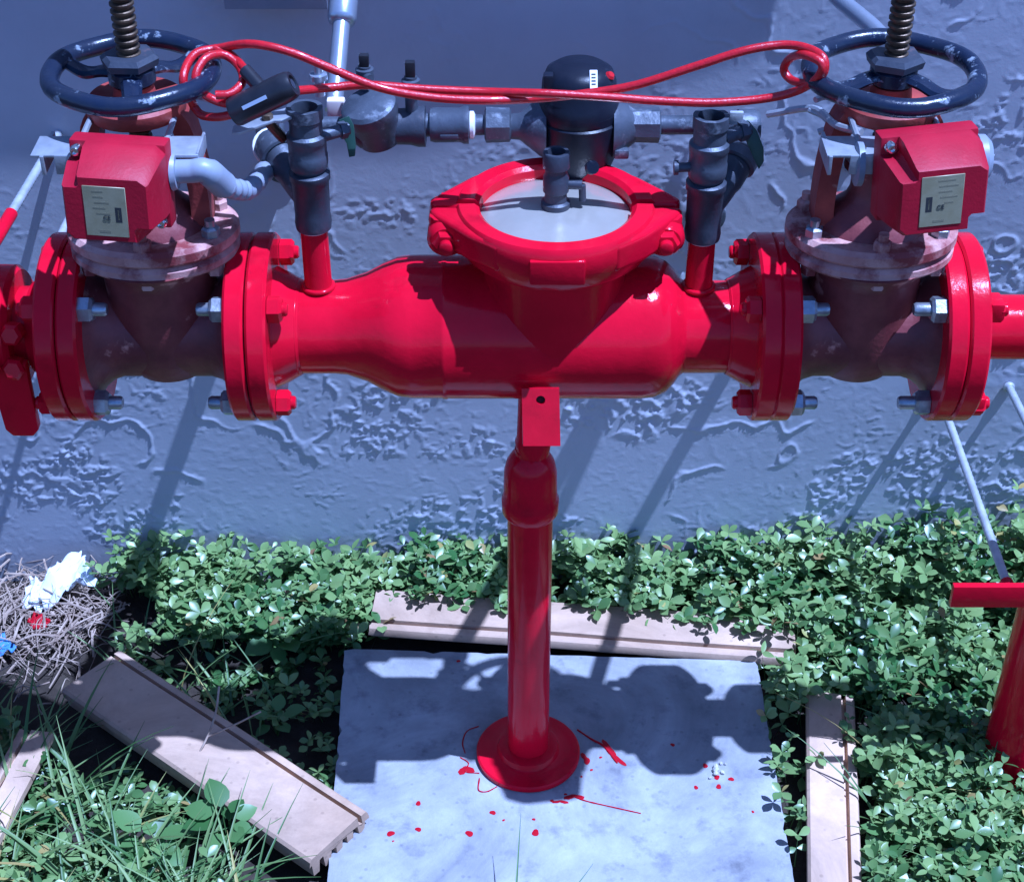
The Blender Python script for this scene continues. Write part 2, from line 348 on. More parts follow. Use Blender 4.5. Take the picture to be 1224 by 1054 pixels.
# boards
def board(name, a, b, w, z0, z1, th, label, flip=False, rib=.62, ribs=True):
    """length along a->b (centre line), profile: lip, groove, flat top, ribbed underside"""
    a = Vector((a[0], a[1], z0)); b = Vector((b[0], b[1], z1)); d = (b - a); L = d.length; d.normalize()
    s = Vector((-d.y, d.x, 0)).normalized() * (-1 if flip else 1); n = d.cross(s) * (-1 if flip else 1)
    if n.z < 0: n = -n
    h = w / 2
    top = [(-h, -th * 0.30), (-h + .002, -th * 0.12), (-h + .005, -th * .06), (-h + .014, -th * .06), (-h + .0150, -th * .40), (-h + .0205, -th * .40), (-h + .0215, 0.0), (h - .004, 0.0), (h, -.004)]
    bot = [(h, -th * rib)]
    if ribs:
        nr = 5; pw = (w - .006) / nr
        for k in range(nr):
            xr = h - .003 - k * pw
            bot += [(xr - pw * .10, -th * rib), (xr - pw * .16, -th), (xr - pw * .66, -th), (xr - pw * .74, -th * rib)]
    bot += [(-h, -th * rib)]
    prof = top + bot
    m = len(prof); seg = 24; v = []; f = []
    for i in range(seg + 1):
        t = i / seg
        for (x, z) in prof:
            wob = 0.0008 * math.sin(t * 9 + x * 60)
            e = 0.0
            if i in (0, seg): e = (random.random() - .5) * 0.004
            v.append(a + d * (L * t + e) + s * x + n * (z + wob))
    for i in range(seg):
        for k in range(m):
            q = (k + 1) % m; f.append((i * m + k, i * m + q, (i + 1) * m + q, (i + 1) * m + k))
    f.append(tuple(reversed(range(m)))); f.append(tuple(seg * m + k for k in range(m)))
    o = MB().add(v, f).build(name, M['board'], None, angle=25)
    return tag(o, label, 'board', 'tan edging boards around the slab')
board('edging_board', (-0.225, 0.300), (0.452, 0.236), 0.095, 0.020, 0.012, 0.026, 'tan grooved edging board lying along the back edge of the slab')
board('edging_board', (-0.655, 0.165), (-0.240, -0.178), 0.118, 0.015, 0.030, 0.038, 'shaded tan edging board with ribbed end lying askew left of the slab', flip=True, rib=.42)
board('edging_board', (0.490, 0.118), (0.425, -0.36), 0.074, 0.010, 0.012, 0.028, 'narrow tan edging board along the right edge of the slab', ribs=False, flip=True)
board('edging_board', (-0.705, 0.015), (-0.745, -0.22), 0.055, 0.035, 0.03, 0.024, 'short pale board end half hidden in grass at the lower left', ribs=False)
for k in range(9):
    c = gd(858 + random.uniform(-12, 10), 919 + random.uniform(-14, 12))
    r = random.uniform(.002, .005); bm_ = bmesh.new(); bmesh.ops.create_icosphere(bm_, subdivisions=1, radius=r)
    for v in bm_.verts: v.co *= random.uniform(.7, 1.2)
    o = MB().bm(bm_, (c.x, c.y, r * .7)).build('stone_crumb', M['crumb'], None, 20); tag(o, 'tiny pale stone crumb on the right of the slab', 'stone', 'stone crumbs on the slab')

# ------------------------------------------------------------------ main line
AZ = 0.75
FL = 0.1145
def flange_prof(x0, x1, r): c = .003; return [(x0, r * .4), (x0, r - c), (x0 + c, r), (x1 - c, r), (x1, r - c), (x1, r * .4)]
# check valve
cv = empty('check_valve', (0.05, 0, AZ - 0.087), 'bright red detector check valve with a bolted round cover between two gate valves', 'valve')
b = MB()
P = [(-.300, .057), (-.215, .057), (-.200, .0585), (-.175, .067), (-.155, .078), (-.138, .085), (-.12, .0873), (-.085, .0876), (-.083, .0886), (-.079, .0886), (-.077, .0876), (.155, .0876), (.172, .086), (.186, .080), (.196, .070), (.203, .060), (.208, .0565), (.302, .0565)]
b.lathe(P, (0, 0, AZ), (1, 0, 0), 72)
body = b.build('body', M['red'], cv)
BX = 0.0505
MB().lathe([(0, .0868), (.095, .0868), (.105, .090), (.118, .090), (.128, .086), (.150, .086)], (BX, 0, AZ), (0, 0, 1), 72).build('branch', M['red'], cv)
for x0, x1 in ((-.3085, -.284), (.289, .313)):
    f = MB().lathe(flange_prof(x0, x1, FL), (0, 0, AZ), (1, 0, 0), 64)
    sg = 1 if x0 < 0 else -1; xe = x1 if x0 < 0 else x0
    f.lathe([(0, .074), (.012 * sg, .068), (.030 * sg, .0575)], (xe, 0, AZ), (1, 0, 0), 48, caps=False)
    f.build('flange', M['red'], cv)
# weld beads
MB().torus(.0578, .0022, (-.258, 0, AZ), (1, 0, 0)).build('weld_bead', M['red'], cv)
MB().torus(.0572, .0022, (.262, 0, AZ), (1, 0, 0)).build('weld_bead', M['red'], cv)
# coupling
CZ0, CZ1 = AZ + .116, AZ + .172
prof = [(0, .090), (0, .106), (.006, .112), (.030, .117), (.050, .1165), (.0555, .112), (.0555, .094), (.051, .0885), (.044, .0875), (.030, .0875)]
for sgn, a0 in ((-1, math.pi), (1, 0)):
    g = 0.05; h = MB()
    # frame for axis z: u = x, v = y
    h.lathe(prof + [prof[0]], (BX, 0, CZ0), (0, 0, 1), 40, a0 + g, a0 + math.pi - g)
    for ex in (-1, 1):
        poly = [(.098, .003), (.140, .003), (.146, .009), (.146, .020), (.140, .029), (.122, .036), (.105, .046)]
        poly = [(BX + ex * x, sgn * y) for x, y in poly]
        h.prism(poly, .040, (0, 0, CZ0 + .008), bev=.004)
        h.prism([(BX + ex * x, sgn * y) for x, y in [(.100, .004), (.144, .004), (.146, .012), (.138, .026), (.100, .070), (.066, .098), (.058, .088), (.078, .066), (.093, .038)]], .036, (0, 0, CZ0 + .016), bev=.007, segs=3)
        # rounded nose round the bolt
        h.lathe([(0, .0225), (.022, .0225), (.030, .0175)], (BX + ex * .126, sgn * .012, CZ0 + .025), (0, sgn, 0), 24)
    if sgn < 0: h.box((BX, -.1135, CZ0 + .029), (.062, .0100, .030), .0022)
    half = h.build('coupling_half', M['red'], cv)
for ex in (-1, 1):
    bo = MB().lathe([(-.050, .0085), (-.050, .013), (-.044, .0165), (-.030, .0165)], (BX + ex * .126, 0, CZ0 + .025), (0, 1, 0), 6).lathe([(-.058, .006), (-.057, .0078), (-.048, .0085), (.060, .0085)], (BX + ex * .126, 0, CZ0 + .025), (0, 1, 0), 16).build('coupling_bolt', M['red'], cv, 30)
    MB().lathe([(.040, .0155), (.054, .0155), (.057, .012)], (BX + ex * .126, 0, CZ0 + .025), (0, 1, 0), 6).build('nut', M['red'], bo, 30)
cvr = MB().lathe([(-.012, .0885), (-.010, .086), (-.0085, .078), (-.004, .055), (-.001, .03), (0, .002)], (BX, 0, CZ1 - .006), (0, 0, 1), 64).build('cover', M['cover'], cv)
tcx = BX
MB().lathe([(-.006, .017), (.004, .017), (.006, .0135), (.016, .0125), (.018, .0150), (.036, .0150), (.040, .0128), (.046, .0128), (.048, .0155), (.066, .0155), (.0675, .0145), (.0675, .0105), (.050, .0095)], (tcx, 0, CZ1 - .004), (0, 0, 1), 28, caps=False).build('test_cock', M['bronze_dark'], cv)
MB().lathe([(0, .0098), (.001, .0)], (tcx, 0, CZ1 + .044), (0, 0, 1), 20).build('socket', M['hole'], cv)
MB().tube([(tcx + .012, 0, CZ1 + .022), (tcx + .030, -.002, CZ1 + .022)], .0058).tube([(tcx + .030, -.002, CZ1 + .022), (tcx + .031, -.002, CZ1 + .002)], .0042).lathe([(-.003, .008), (.003, .008)], (tcx + .041, .006, CZ1 + .040), (0.4, -.7, .5), 16).build('drain_cock', M['bronze_dark'], cv)
# red risers
RL, RR = -.2315, .223
for rx in (RL, RR):
    MB().lathe([(0.0, .0175), (.056, .0170), (.058, .0165), (.140, .0160)], (rx, 0, AZ), (0, 0, 1), 28).build('riser', M['red'], cv)
    MB().torus(.0175, .003, (rx, 0, AZ + .0585), (0, 0, 1), 32, 10).build('weld_bead', M['red'], cv)

# flange bolts (heads on one side, nuts on the other)
def bolts(parent, xa, xb, seam_red, sel, grey='zinc', long_=0.0):
    """bolts through a flange pair; xa = gate valve side face, xb = other face"""
    s = 1 if xa > xb else -1
    for k in sel:
        a = R(45 + 90 * k); y, z = -.0935 * math.cos(a), AZ + .0935 * math.sin(a); ph = random.random()
        bt = MB().lathe([(0.0005, .0160), (.014, .0160), (.0175, .0125)], (xa, y, z), (s, 0, 0), 6, phase=ph).lathe([(.010, .0082), (.030 + long_, .0082), (.033 + long_, .0065)], (xa, y, z), (s, 0, 0), 14)
        bt.build('flange_bolt', M[grey], parent, 30)
        MB().lathe([(0.0005, .0160), (.014, .0160), (.0175, .0125)], (xb, y, z), (-s, 0, 0), 6, phase=ph + .4).lathe([(.010, .0082), (.021, .0082), (.023, .0065)], (xb, y, z), (-s, 0, 0), 14).build('bolt_nut', M[seam_red], parent, 30)

# ------------------------------------------------------------------ gate valves
def gate_valve(cx, label, wheel_phase, wr):
    t = empty('gate_valve', (cx, 0, AZ - .1145), label, 'valve', 'outside screw gate valves either side of the check valve')
    A = Vector((cx, 0, AZ)); H = .1085
    b = MB()
    b.lathe([(-H + .024, .083), (-H + .030, .074), (-H + .042, .064), (-H + .055, .060), (H - .055, .060), (H - .042, .064), (H - .030, .074), (H - .024, .083)], A, (1, 0, 0), 56)
    b.lathe([(-.054, .030), (-.050, .046), (-.036, .0555), (-.01, .0605), (.03, .0635), (.085, .0660), (.098, .070), (.112, .082)], A, (0, 0, 1), 56, su=1.0, sv=1.02)
    b.build('body', M['oxide'], t)
    for s in (-1, 1):
        MB().lathe(flange_prof(-.012, .012, FL), A + Vector((s * (H - .0125), 0, 0)), (1, 0, 0), 64).build('flange', M['red'], t)
    def oval(z0, z1, rx, name, m):
        pr = [(z0, rx * .5), (z0, rx - .004), (z0 + .004, rx), (z1 - .005, rx), (z1, rx - .006), (z1, rx * .3)]
        o = MB().lathe(pr, A, (0, 0, 1), 64, su=1.0, sv=.80)
        return o.build(name, m, t)
    oval(.108, .1245, .0985, 'body_flange', M['oxide_pale'])
    oval(.1265, .146, .1000, 'bonnet_flange', M['oxide_pale'])
    for k in range(6):
        a = R(30 + 60 * k); q = A + Vector((.084 * math.cos(a), .066 * math.sin(a), .146))
        MB().lathe([(0, .0108), (.009, .0108), (.0115, .008)], q, (0, 0, 1), 6, phase=random.random()).lathe([(.008, .006), (.020, .006)], q, (0, 0, 1), 12).build('bonnet_bolt', M['zinc'] if k in (3, 5) else M['oxide_pale'], t, 30)
        MB().lathe([(-.050, .0098), (-.0385, .0108)], q, (0, 0, 1), 6).build('bonnet_nut', M['oxide_pale'], t, 30)
    # bonnet and stuffing box
    bn = MB()
    bn.lathe([(.144, .066), (.152, .062), (.166, .050), (.178, .036), (.190, .031), (.215, .030), (.217, .041), (.228, .041), (.230, .020)], A, (0, 0, 1), 40, su=1.0, sv=.86)
    bn.build('bonnet', M['oxide'], t)
    yk = MB()
    for s in (-1, 1):
        pts = [A + Vector((s * .060, 0, .150)), A + Vector((s * .061, 0, .185)), A + Vector((s * .058, 0, .230)), A + Vector((s * .050, 0, .275)), A + Vector((s * .034, 0, .300))]
        C = bez(pts, 4); v = []; f = []
        for i, c in enumerate(C):
            w, d = .011, .019
            v += [c + Vector((-w, -d, 0)), c + Vector((w, -d, 0)), c + Vector((w, d, 0)), c + Vector((-w, d, 0))]
        for i in range(len(C) - 1):
            for k in range(4): q = (k + 1) % 4; f.append((i * 4 + k, i * 4 + q, i * 4 + 4 + q, i * 4 + 4 + k))
        f += [(3, 2, 1, 0), tuple(len(v) - 4 + k for k in range(4))]
        yk.add(v, f)
    yk.lathe([(.284, .030), (.284, .052), (.288, .055), (.300, .055), (.304, .051), (.304, .024), (.318, .022), (.320, .015)], A, (0, 0, 1), 40)
    yk.build('yoke', M['yoke'], t)
    # threaded stem
    pr = [(.20, .0125)]; z = .235
    pr.append((.233, .0125))
    while z < .66:
        pr += [(z, .0098), (z + .0022, .0134), (z + .0046, .0134), (z + .0068, .0098)]; z += .0082
    MB().lathe(pr, A, (0, 0, 1), 20).build('stem', M['stem'], t, 20)
    # handwheel
    WZ = .332
    hw = MB()
    W = A + Vector((0, 0, WZ))
    v0 = len(hw.v); hw.torus(wr, .0108, W, (0, 0, 1), 72, 14)
    hw.v = [tuple(Vector(v) + Vector((0, 0, .0012 * math.sin(5 * math.atan2(v[1] - W.y, v[0] - W.x))))) for v in hw.v]
    wheel = hw.build('handwheel', M['navy'], t)
    for k in range(3):
        a = wheel_phase + k * 2 * math.pi / 3; d = Vector((math.cos(a), math.sin(a), 0)); n = Vector((-d.y, d.x, 0))
        C = bez([W + d * .012 + Vector((0, 0, -.002)), W + d * .035 + Vector((0, 0, -.004)), W + d * .060 + Vector((0, 0, -.010)), W + d * (wr - .002)], 5)
        v = []; f = []; m = 8
        for i, c in enumerate(C):
            w = .0125 - .0035 * i / len(C); h = .0065
            for g in range(m):
                q = 2 * math.pi * g / m; v.append(c + n * (w * math.cos(q)) + Vector((0, 0, h * math.sin(q))))
        for i in range(len(C) - 1):
            for g in range(m): q = (g + 1) % m; f.append((i * m + g, i * m + q, i * m + m + q, i * m + m + g))
        f.append(tuple(range(m))); f.append(tuple(len(v) - m + g for g in range(m)))
        MB().add(v, f).build('spoke', M['navy'], wheel)
    MB().lathe([(-.014, .020), (-.010, .026), (.004, .026), (.008, .022)], W, (0, 0, 1), 28).build('hub', M['navy'], wheel)
    MB().lathe([(.0085, .031), (.0165, .033), (.0215, .028)], W, (0, 0, 1), 6, phase=.3 + wheel_phase).build('wheel_nut', M['bronze_dark'], wheel, 30)
    return t
gv_l = gate_valve(-.4185, 'left gate valve with weathered red body, dark handwheel and padlocked red cable', R(40), .0880)
gv_r = gate_valve(.4195, 'right gate valve with weathered red body and dark handwheel held by the cable loop', R(200), .0905)

# outer pipes
pl = empty('red_pipe', (-.55, 0, AZ - .1145), 'red outlet pipe with flange and hanging lug leaving on the left', 'pipe')
MB().lathe(flange_prof(-.5525, -.5280, FL), (0, 0, AZ), (1, 0, 0), 64).lathe([(-.5525, .072), (-.566, .062), (-.578, .056)], (0, 0, AZ), (1, 0, 0), 48, caps=False).build('flange', M['red'], pl)
C = [(-.53, 0, AZ), (-.70, 0, AZ)] + [(-.74 - .11 * math.sin(a), 0, AZ - .11 + .11 * math.cos(a)) for a in [R(15 * k) for k in range(0, 7)]] + [(-.85, 0, -.08)]
MB().tube(C, .050, 32).build('pipe', M['red'], pl)
hc = MB().lathe([(-.640, .052), (-.640, .070), (-.634, .076), (-.600, .076), (-.594, .070), (-.594, .052)], (0, 0, AZ), (1, 0, 0), 48)
hc.build('coupling', M['red'], pl)
for k, (x, dy, dz) in enumerate([(-.617, -.072, .040), (-.617, -.083, -.005), (-.588, -.062, .030), (-.590, -.072, -.012)]):
    MB().lathe([(-.010, .014), (.008, .014), (.012, .010)], (x, dy, AZ + dz), (0, -1, .35), 6, phase=k).build('set_screw', M['red'], pl, 30)
a, b_ = at(-8, 425, -.07), at(30, 425, -.07)
MB().prism([(-.045, .05), (.003, .05), (.003, -.045), (-.005, -.055), (-.030, -.055), (-.038, -.045), (-.040, -.01)], .014, (b_.x - .003, -.062, AZ - .055), Matrix.Rotation(R(90), 3, 'X'), .003).build('lug', M['red'], pl)
bolts(pl, -.5035, -.5525, 'red', [0, 1, 2, 3])
bolts(cv, -.3335, -.284, 'red', [0, 1, 2, 3])
bolts(cv, .3355, .289, 'red', [0, 1, 2, 3])
pr_ = empty('red_pipe', (.74, 0, -.05), 'red inlet pipe leaving on the right and turning down into the ground', 'pipe')
MB().lathe(flange_prof(.5285, .553, FL), (0, 0, AZ), (1, 0, 0), 64).lathe([(.553, .072), (.562, .058), (.572, .042)], (0, 0, AZ), (1, 0, 0), 48, caps=False).build('flange', M['red'], pr_)
C = [(.54, 0, AZ), (.66, 0, AZ)] + [(.66 + .085 * math.sin(a), 0, AZ - .085 + .085 * math.cos(a)) for a in [R(15 * k) for k in range(1, 7)]] + [(.745, 0, .3), (.745, 0, -.08)]
MB().tube(C, [.0395] * 2 + [.0445] * 7 + [.046], 36).build('pipe', M['red'], pr_)
MB().lathe([(.640, .040), (.640, .066), (.645, .072), (.682, .072), (.688, .066), (.688, .040)], (0, 0, AZ), (1, 0, 0), 48).build('coupling', M['red'], pr_)
bolts(pr_, .5035, .553, 'red', [0, 1, 2, 3], long_=.004)
for k in (0, 3):
    a = R(45 + 90 * k); y, z = -.0935 * math.cos(a), AZ + .0935 * math.sin(a)
    MB().box((.560, y, z + .004), (.016, .030, .022), .003).build('lug', M['red'], pr_)

# clamp + rods on the right riser
cl = empty('riser_clamp', (.72, -.05, .33), 'dark red flat bar clamp round the right hand riser pipe', 'clamp')
c0 = at(1137, 711, -.055)
for sy in (-1,):
    MB().box(((c0.x + .90) / 2, sy * .055, c0.z), (.90 - c0.x, .010, .036), .0015).build('bar', M['red'], cl)
for x in (.800,):
    MB().tube([(x, -.075, c0.z), (x, .03, c0.z)], .006, 10).lathe([(-.076, .011), (-.066, .011)], (x, 0, c0.z), (0, 1, 0), 6).build('bolt', M['red'], cl, 30)
RZ = .352
def rod(name, pts, label, red=None):
    pts = [Vector(p) for p in pts]
    t = empty(name, pts[0], label, 'tie rod', 'thin galvanised tie rods anchored in the wall')
    n = 90; P = [pts[0].lerp(pts[1], i / n) for i in range(n + 1)]
    MB().tube(P, [.0066 if i % 2 else .0060 for i in range(n + 1)], 10).build('shaft', M['rod'], t, 60)
    if red: MB().tube([pts[0].lerp(pts[1], red), pts[1]], .0088, 12).build('painted_end', M['red'], t)
    if pts[0].x > 0: MB().lathe([(0, .009), (.004, .009), (.006, .007)], (pts[0].x, WY - .0015, pts[0].z), (0, -1, 0), 16).build('wall_anchor', M['rod'], t)
    return t
rod('tie_rod', [(.668, WY, RZ), (.668, -.050, RZ)], 'galvanised tie rod from the wall to the clamp bar on the right', red=.93)
rod('tie_rod', [(.782, WY, RZ), (.800, .040, RZ)], 'galvanised tie rod at the right edge, nearest the riser', red=.95)
w1 = at(70, 160, WY); w2 = at(-40, 345, .05)
rod('tie_rod', [w1, w2], 'galvanised tie rod with red lower half beside the left switch bracket', red=.55)
w1 = at(118, 190, WY); w2 = at(62, 305, .16)
rod('tie_rod', [w1, w2], 'galvanised tie rod seen behind the left red switch box')

# ------------------------------------------------------------------ pipe stand
ps = empty('pipe_stand', (.0225, 0, 0), 'dark red adjustable pipe stand with round foot bolted on the slab', 'pipe stand')
PX = .024
MB().lathe([(0.0003, .074), (.002, .0765), (.008, .0765), (.010, .074), (.010, .052), (.013, .046), (.020, .043), (.022, .036), (.022, .02)], (PX, 0, 0), (0, 0, 1), 64).build('base_flange', M['red'], ps)
MB().lathe([(.015, .0302), (.475, .0302)], (PX, 0, 0), (0, 0, 1), 40).build('pole', M['red'], ps)
MB().lathe([(.460, .0302), (.461, .0345), (.466, .0375), (.484, .0378), (.488, .0352), (.510, .0352), (.530, .0345), (.545, .031), (.556, .0245), (.560, .0205), (.566, .0205)], (PX, 0, 0), (0, 0, 1), 40).build('collar', M['red'], ps)
MB().lathe([(.560, .0215), (.578, .0235), (.584, .021), (.660, .019)], (PX + .003, 0, 0), (0, 0, 1), 28).build('screw', M['red'], ps)
sx = .0335
tp, bt_ = Vector((sx, -.0915, .724)), Vector((sx + .002, -.116, .658))
ax = (tp - bt_).normalized(); nrm = Vector((1, 0, 0)).cross(ax).normalized()
rot = Matrix((Vector((1, 0, 0)), ax, nrm)).transposed()
hl = (tp - bt_).length / 2
def plate_with_hole(w, h, th, hc, hr, n=16):
    bm = bmesh.new(); ring = []; outer = []
    for k in range(n):
        a = 2 * math.pi * k / n; ring.append((hr * math.cos(a), hc + hr * math.sin(a)))
        c, s_ = math.cos(a), math.sin(a); q = min(w / abs(c) if abs(c) > 1e-6 else 9, ((h - hc) if s_ > 0 else (h + hc)) / abs(s_) if abs(s_) > 1e-6 else 9)
        outer.append((q * c, hc + q * s_))
    cor = [(w, h), (-w, h), (-w, -h), (w, -h)]
    V = [(x, y, z) for z in (0, th) for (x, y) in ring] + [(x, y, z) for z in (0, th) for (x, y) in outer]
    F = []
    for k in range(n):
        j = (k + 1) % n
        F += [(k, j, 2 * n + j, 2 * n + k), (n + k, 3 * n + k, 3 * n + j, n + j), (k, n + k, n + j, j), (2 * n + k, 2 * n + j, 3 * n + j, 3 * n + k)]
    b0 = len(V)
    for (x, y) in cor: V += [(x, y, 0), (x, y, th)]
    import itertools
    for ci, (cx_, cy_) in enumerate(cor):
        a = math.atan2(cy_ - hc, cx_) % (2 * math.pi)
        k = int(a / (2 * math.pi) * n) % n; j = (k + 1) % n
        F += [(2 * n + k, 2 * n + j, b0 + 2 * ci), (3 * n + k, b0 + 2 * ci + 1, 3 * n + j), (2 * n + k, b0 + 2 * ci, b0 + 2 * ci + 1, 3 * n + k), (2 * n + j, 3 * n + j, b0 + 2 * ci + 1, b0 + 2 * ci)]
    return V, F
V, F = plate_with_hole(.0222, hl, .007, hl * .60, .0055)
mid = (tp + bt_) / 2
MB().add([mid + rot @ Vector(v) for v in V], F).build('front_plate', M['red'], ps, 30)
MB().box((sx + .001, -.048, .6585), (.044, .130, .008), .0015).build('saddle_plate', M['red'], ps)
MB().lathe([(0, .0052), (.001, 0)], mid + rot @ Vector((0, hl * .60, .0005)), nrm, 14).build('bolt_hole', M['hole'], ps)

# ------------------------------------------------------------------ tamper switches
def text_mesh(s, size, name, m, parent, loc, rot, ext=.0002):
    cu = bpy.data.curves.new('t', 'FONT'); cu.body = s; cu.size = size; cu.align_x = 'CENTER'; cu.align_y = 'CENTER'; cu.extrude = ext
    to = bpy.data.objects.new('t', cu); col.objects.link(to)
    dg = bpy.context.evaluated_depsgraph_get(); me = bpy.data.meshes.new_from_object(to.evaluated_get(dg))
    bpy.data.objects.remove(to); bpy.data.curves.remove(cu)
    me.materials.clear(); me.materials.append(m); me.name = name
    o = bpy.data.objects.new(name, me); col.objects.link(o); o.parent = parent
    o.location = loc; o.rotation_euler = rot; return o
def tamper(c, yaw, roll, w, h, d, label, mirror, lw, lh, lx, lz):
    """c = centre of the back plate; front looks to -Y; local x right, y back, z up"""
    t = empty('tamper_switch', c, label, 'switch', 'red switch boxes on the gate valves'); t.rotation_euler = (R(-4), R(roll), R(yaw))
    s = -1 if mirror else 1
    MB().box((0, .006, 0), (w, .024, h), .003).build('back_box', M['box_red'], t, local=True)
    # cover outline in x,z with notches at two opposite corners
    nt = .019; hw, hh = w / 2, h / 2
    out = [(-hw, hh - nt), (-hw + nt * .8, hh - nt), (-hw + nt, hh - nt * .8), (-hw + nt, hh), (hw - .010, hh), (hw, hh - .010), (hw, -hh + nt), (hw - nt * .8, -hh + nt), (hw - nt, -hh + nt * .8), (hw - nt, -hh), (-hw + .008, -hh), (-hw, -hh + .008)]
    def lvl(y, k, top): return [((x * k), y, (z * k if z < 0 else z * top)) for x, z in out]
    v = lvl(-.006, 1, 1) + lvl(-.020, .985, .98) + lvl(-d, .885, .66) + lvl(-d - .003, .84, .62); n = len(out); f = []
    for j in range(3):
        for i in range(n): q = (i + 1) % n; f.append((j * n + i, j * n + q, j * n + n + q, j * n + n + i))
    f.append(tuple(3 * n + i for i in range(n)))
    cv_ = MB().add(v, f); cvo = cv_.build('cover', M['box_red'], t, 40, local=True)
    for (x, z) in ((-hw + nt * .48, hh - nt * .48), (hw - nt * .48, -hh + nt * .48)):
        sc_ = MB().lathe([(0, .0062), (.008, .0062), (.011, .0045), (.0112, .0028), (.009, .0025), (.009, 0)], (x, -.006, z), (0, -1, 0), 20).build('screw', M['chrome'], t, local=True)
    lab = MB().box((lx, -d - .0032, lz), (lw, .0012, lh), .0004, segs=1).build('label_plate', M['plate'], t, local=True)
    def ink(x, z, ww, hh_, m='ink', nm='print_block'):
        MB().box((lx + x * lw, -d - .00388, lz + z * lh - 0.0), (ww * lw, .0001, hh_ * lh)).build(nm, M[m], lab, local=True)
    ink(s * .30, -.05, .15, .30)
    ink(s * .30, -.05, .03, .20, 'plate', 'print_bar')
    for i in range(5): ink(-.12 * s + random.uniform(-.06, .06), .40 - i * .11, random.uniform(.2, .45), .03, 'inkpale', 'print_line')
    ink(-.05, -.40, .26, .05, 'inkpale', 'print_line')
    text_mesh('CE', lw * .15, 'print_mark', M['ink'], lab, (lx + s * .02 * lw, -d - .0042, lz - .12 * lh), (R(90), 0, 0))
    return t
bl = at(146, 218, -.128); br = at(1106, 207, -.128)
t_l = tamper(bl, -5, 1.5, .103, .095, .056, 'faded red switch box with olive label on the left gate valve', False, .045, .056, -.001, -.007)
t_r = tamper(br, 7, -3, .105, .095, .056, 'faded red switch box with olive label on the right gate valve', True, .045, .056, -.002, -.005)
def switch_bracket(cx, s, ztop, label):
    t = empty('switch_bracket', (cx, -.06, ztop), label, 'bracket', 'galvanised brackets holding the switches')
    MB().box((cx - s * .004, -.090, ztop), (.178, .046, .0030), .0008).build('plate', M['strap'], t)
    MB().box((cx - s * .004, -.112, ztop - .010), (.128, .003, .022), .0008).build('lip', M['strap'], t)
    MB().box((cx - .081, -.085, ztop - .010), (.004, .06, .022), .0008).build('end_lip', M['strap'], t)
    MB().box((cx + .084, -.085, ztop - .006), (.003, .05, .018), .0008).build('end_lip', M['strap'], t)
    for k in (-.045, -.015, .015, .045):
        MB().lathe([(0, .004), (.003, .004)], (cx + k, -.098, ztop + .0015), (0, 0, 1), 6).build('screw', M['stem'], t, 30)
    for sx_ in (-1, 1):
        MB().tube(bez([(cx + sx_ * .046, -.10, ztop + .001), (cx + sx_ * .046, -.04, ztop + .002), (cx + sx_ * .046, .024, ztop + .002), (cx + sx_ * .066, .030, ztop + .002), (cx + sx_ * .078, .022, ztop + .002)], 5), .0036, 8).build('hook_bolt', M['strap'], t)
    MB().tube([(cx - .04, -.088, ztop - .03), (cx - .04, -.012, ztop - .03)], .0035, 8).build('actuator_rod', M['strap'], t)
    return t
switch_bracket(-.4185, 1, 1.036, 'galvanised bracket bar holding the left red switch box')
switch_bracket(.4195, -1, 1.036, 'galvanised bracket bar holding the right red switch box')
# conduit fittings on the switches
cf = empty('conduit_elbow', (-.33, -.10, .98), 'grey plastic conduit elbow on the side of the left red switch', 'conduit')
a = at(206, 205, -.115); b1 = at(246, 204, -.115); c1 = at(268, 222, -.098); d1 = at(300, 224, -.04); e1 = at(322, 198, .05)
MB().tube([a, a.lerp(b1, .15)], [.021, .019], 20).tube(bez([a.lerp(b1, .15), a.lerp(b1, .6), b1, c1.lerp(b1, .25), c1], 5), [.0130] * 11 + [.0150] * 10, 20).build('elbow', M['pvc'], cf)
P = bez([c1 + Vector((-.006, 0, 0)), c1.lerp(d1, .5) + Vector((0, 0, -.004)), d1, e1], 12)
MB().tube(P, [.0098 + (.0022 if i % 4 < 2 else 0) for i in range(len(P))], 14).build('flexible_conduit', M['pvc'], cf, 50)
rf = empty('conduit_fitting', (.49, -.11, 1.0), 'round grey plastic conduit hub on the side of the right red switch', 'conduit')
a = at(1166, 190, -.112)
MB().tube([a, a + Vector((.008, 0, 0)), a + Vector((.014, 0, 0))], [.026, .026, .020], 28).tube(bez([a + Vector((.004, .006, 0)), a + Vector((.012, .03, -.01)), a + Vector((.014, .12, -.04)), Vector((.49, .24, .82)), Vector((.48, WY + .01, .74))], 6), .0120, 14).build('conduit', M['pvc'], rf)
hb = at(1034, 196, -.098)
MB().lathe([(0, .024), (.006, .024), (.008, .020)], hb + Vector((-.004, 0, 0)), (-1, 0, 0), 24).build('knockout_cap', M['pvc'], rf)

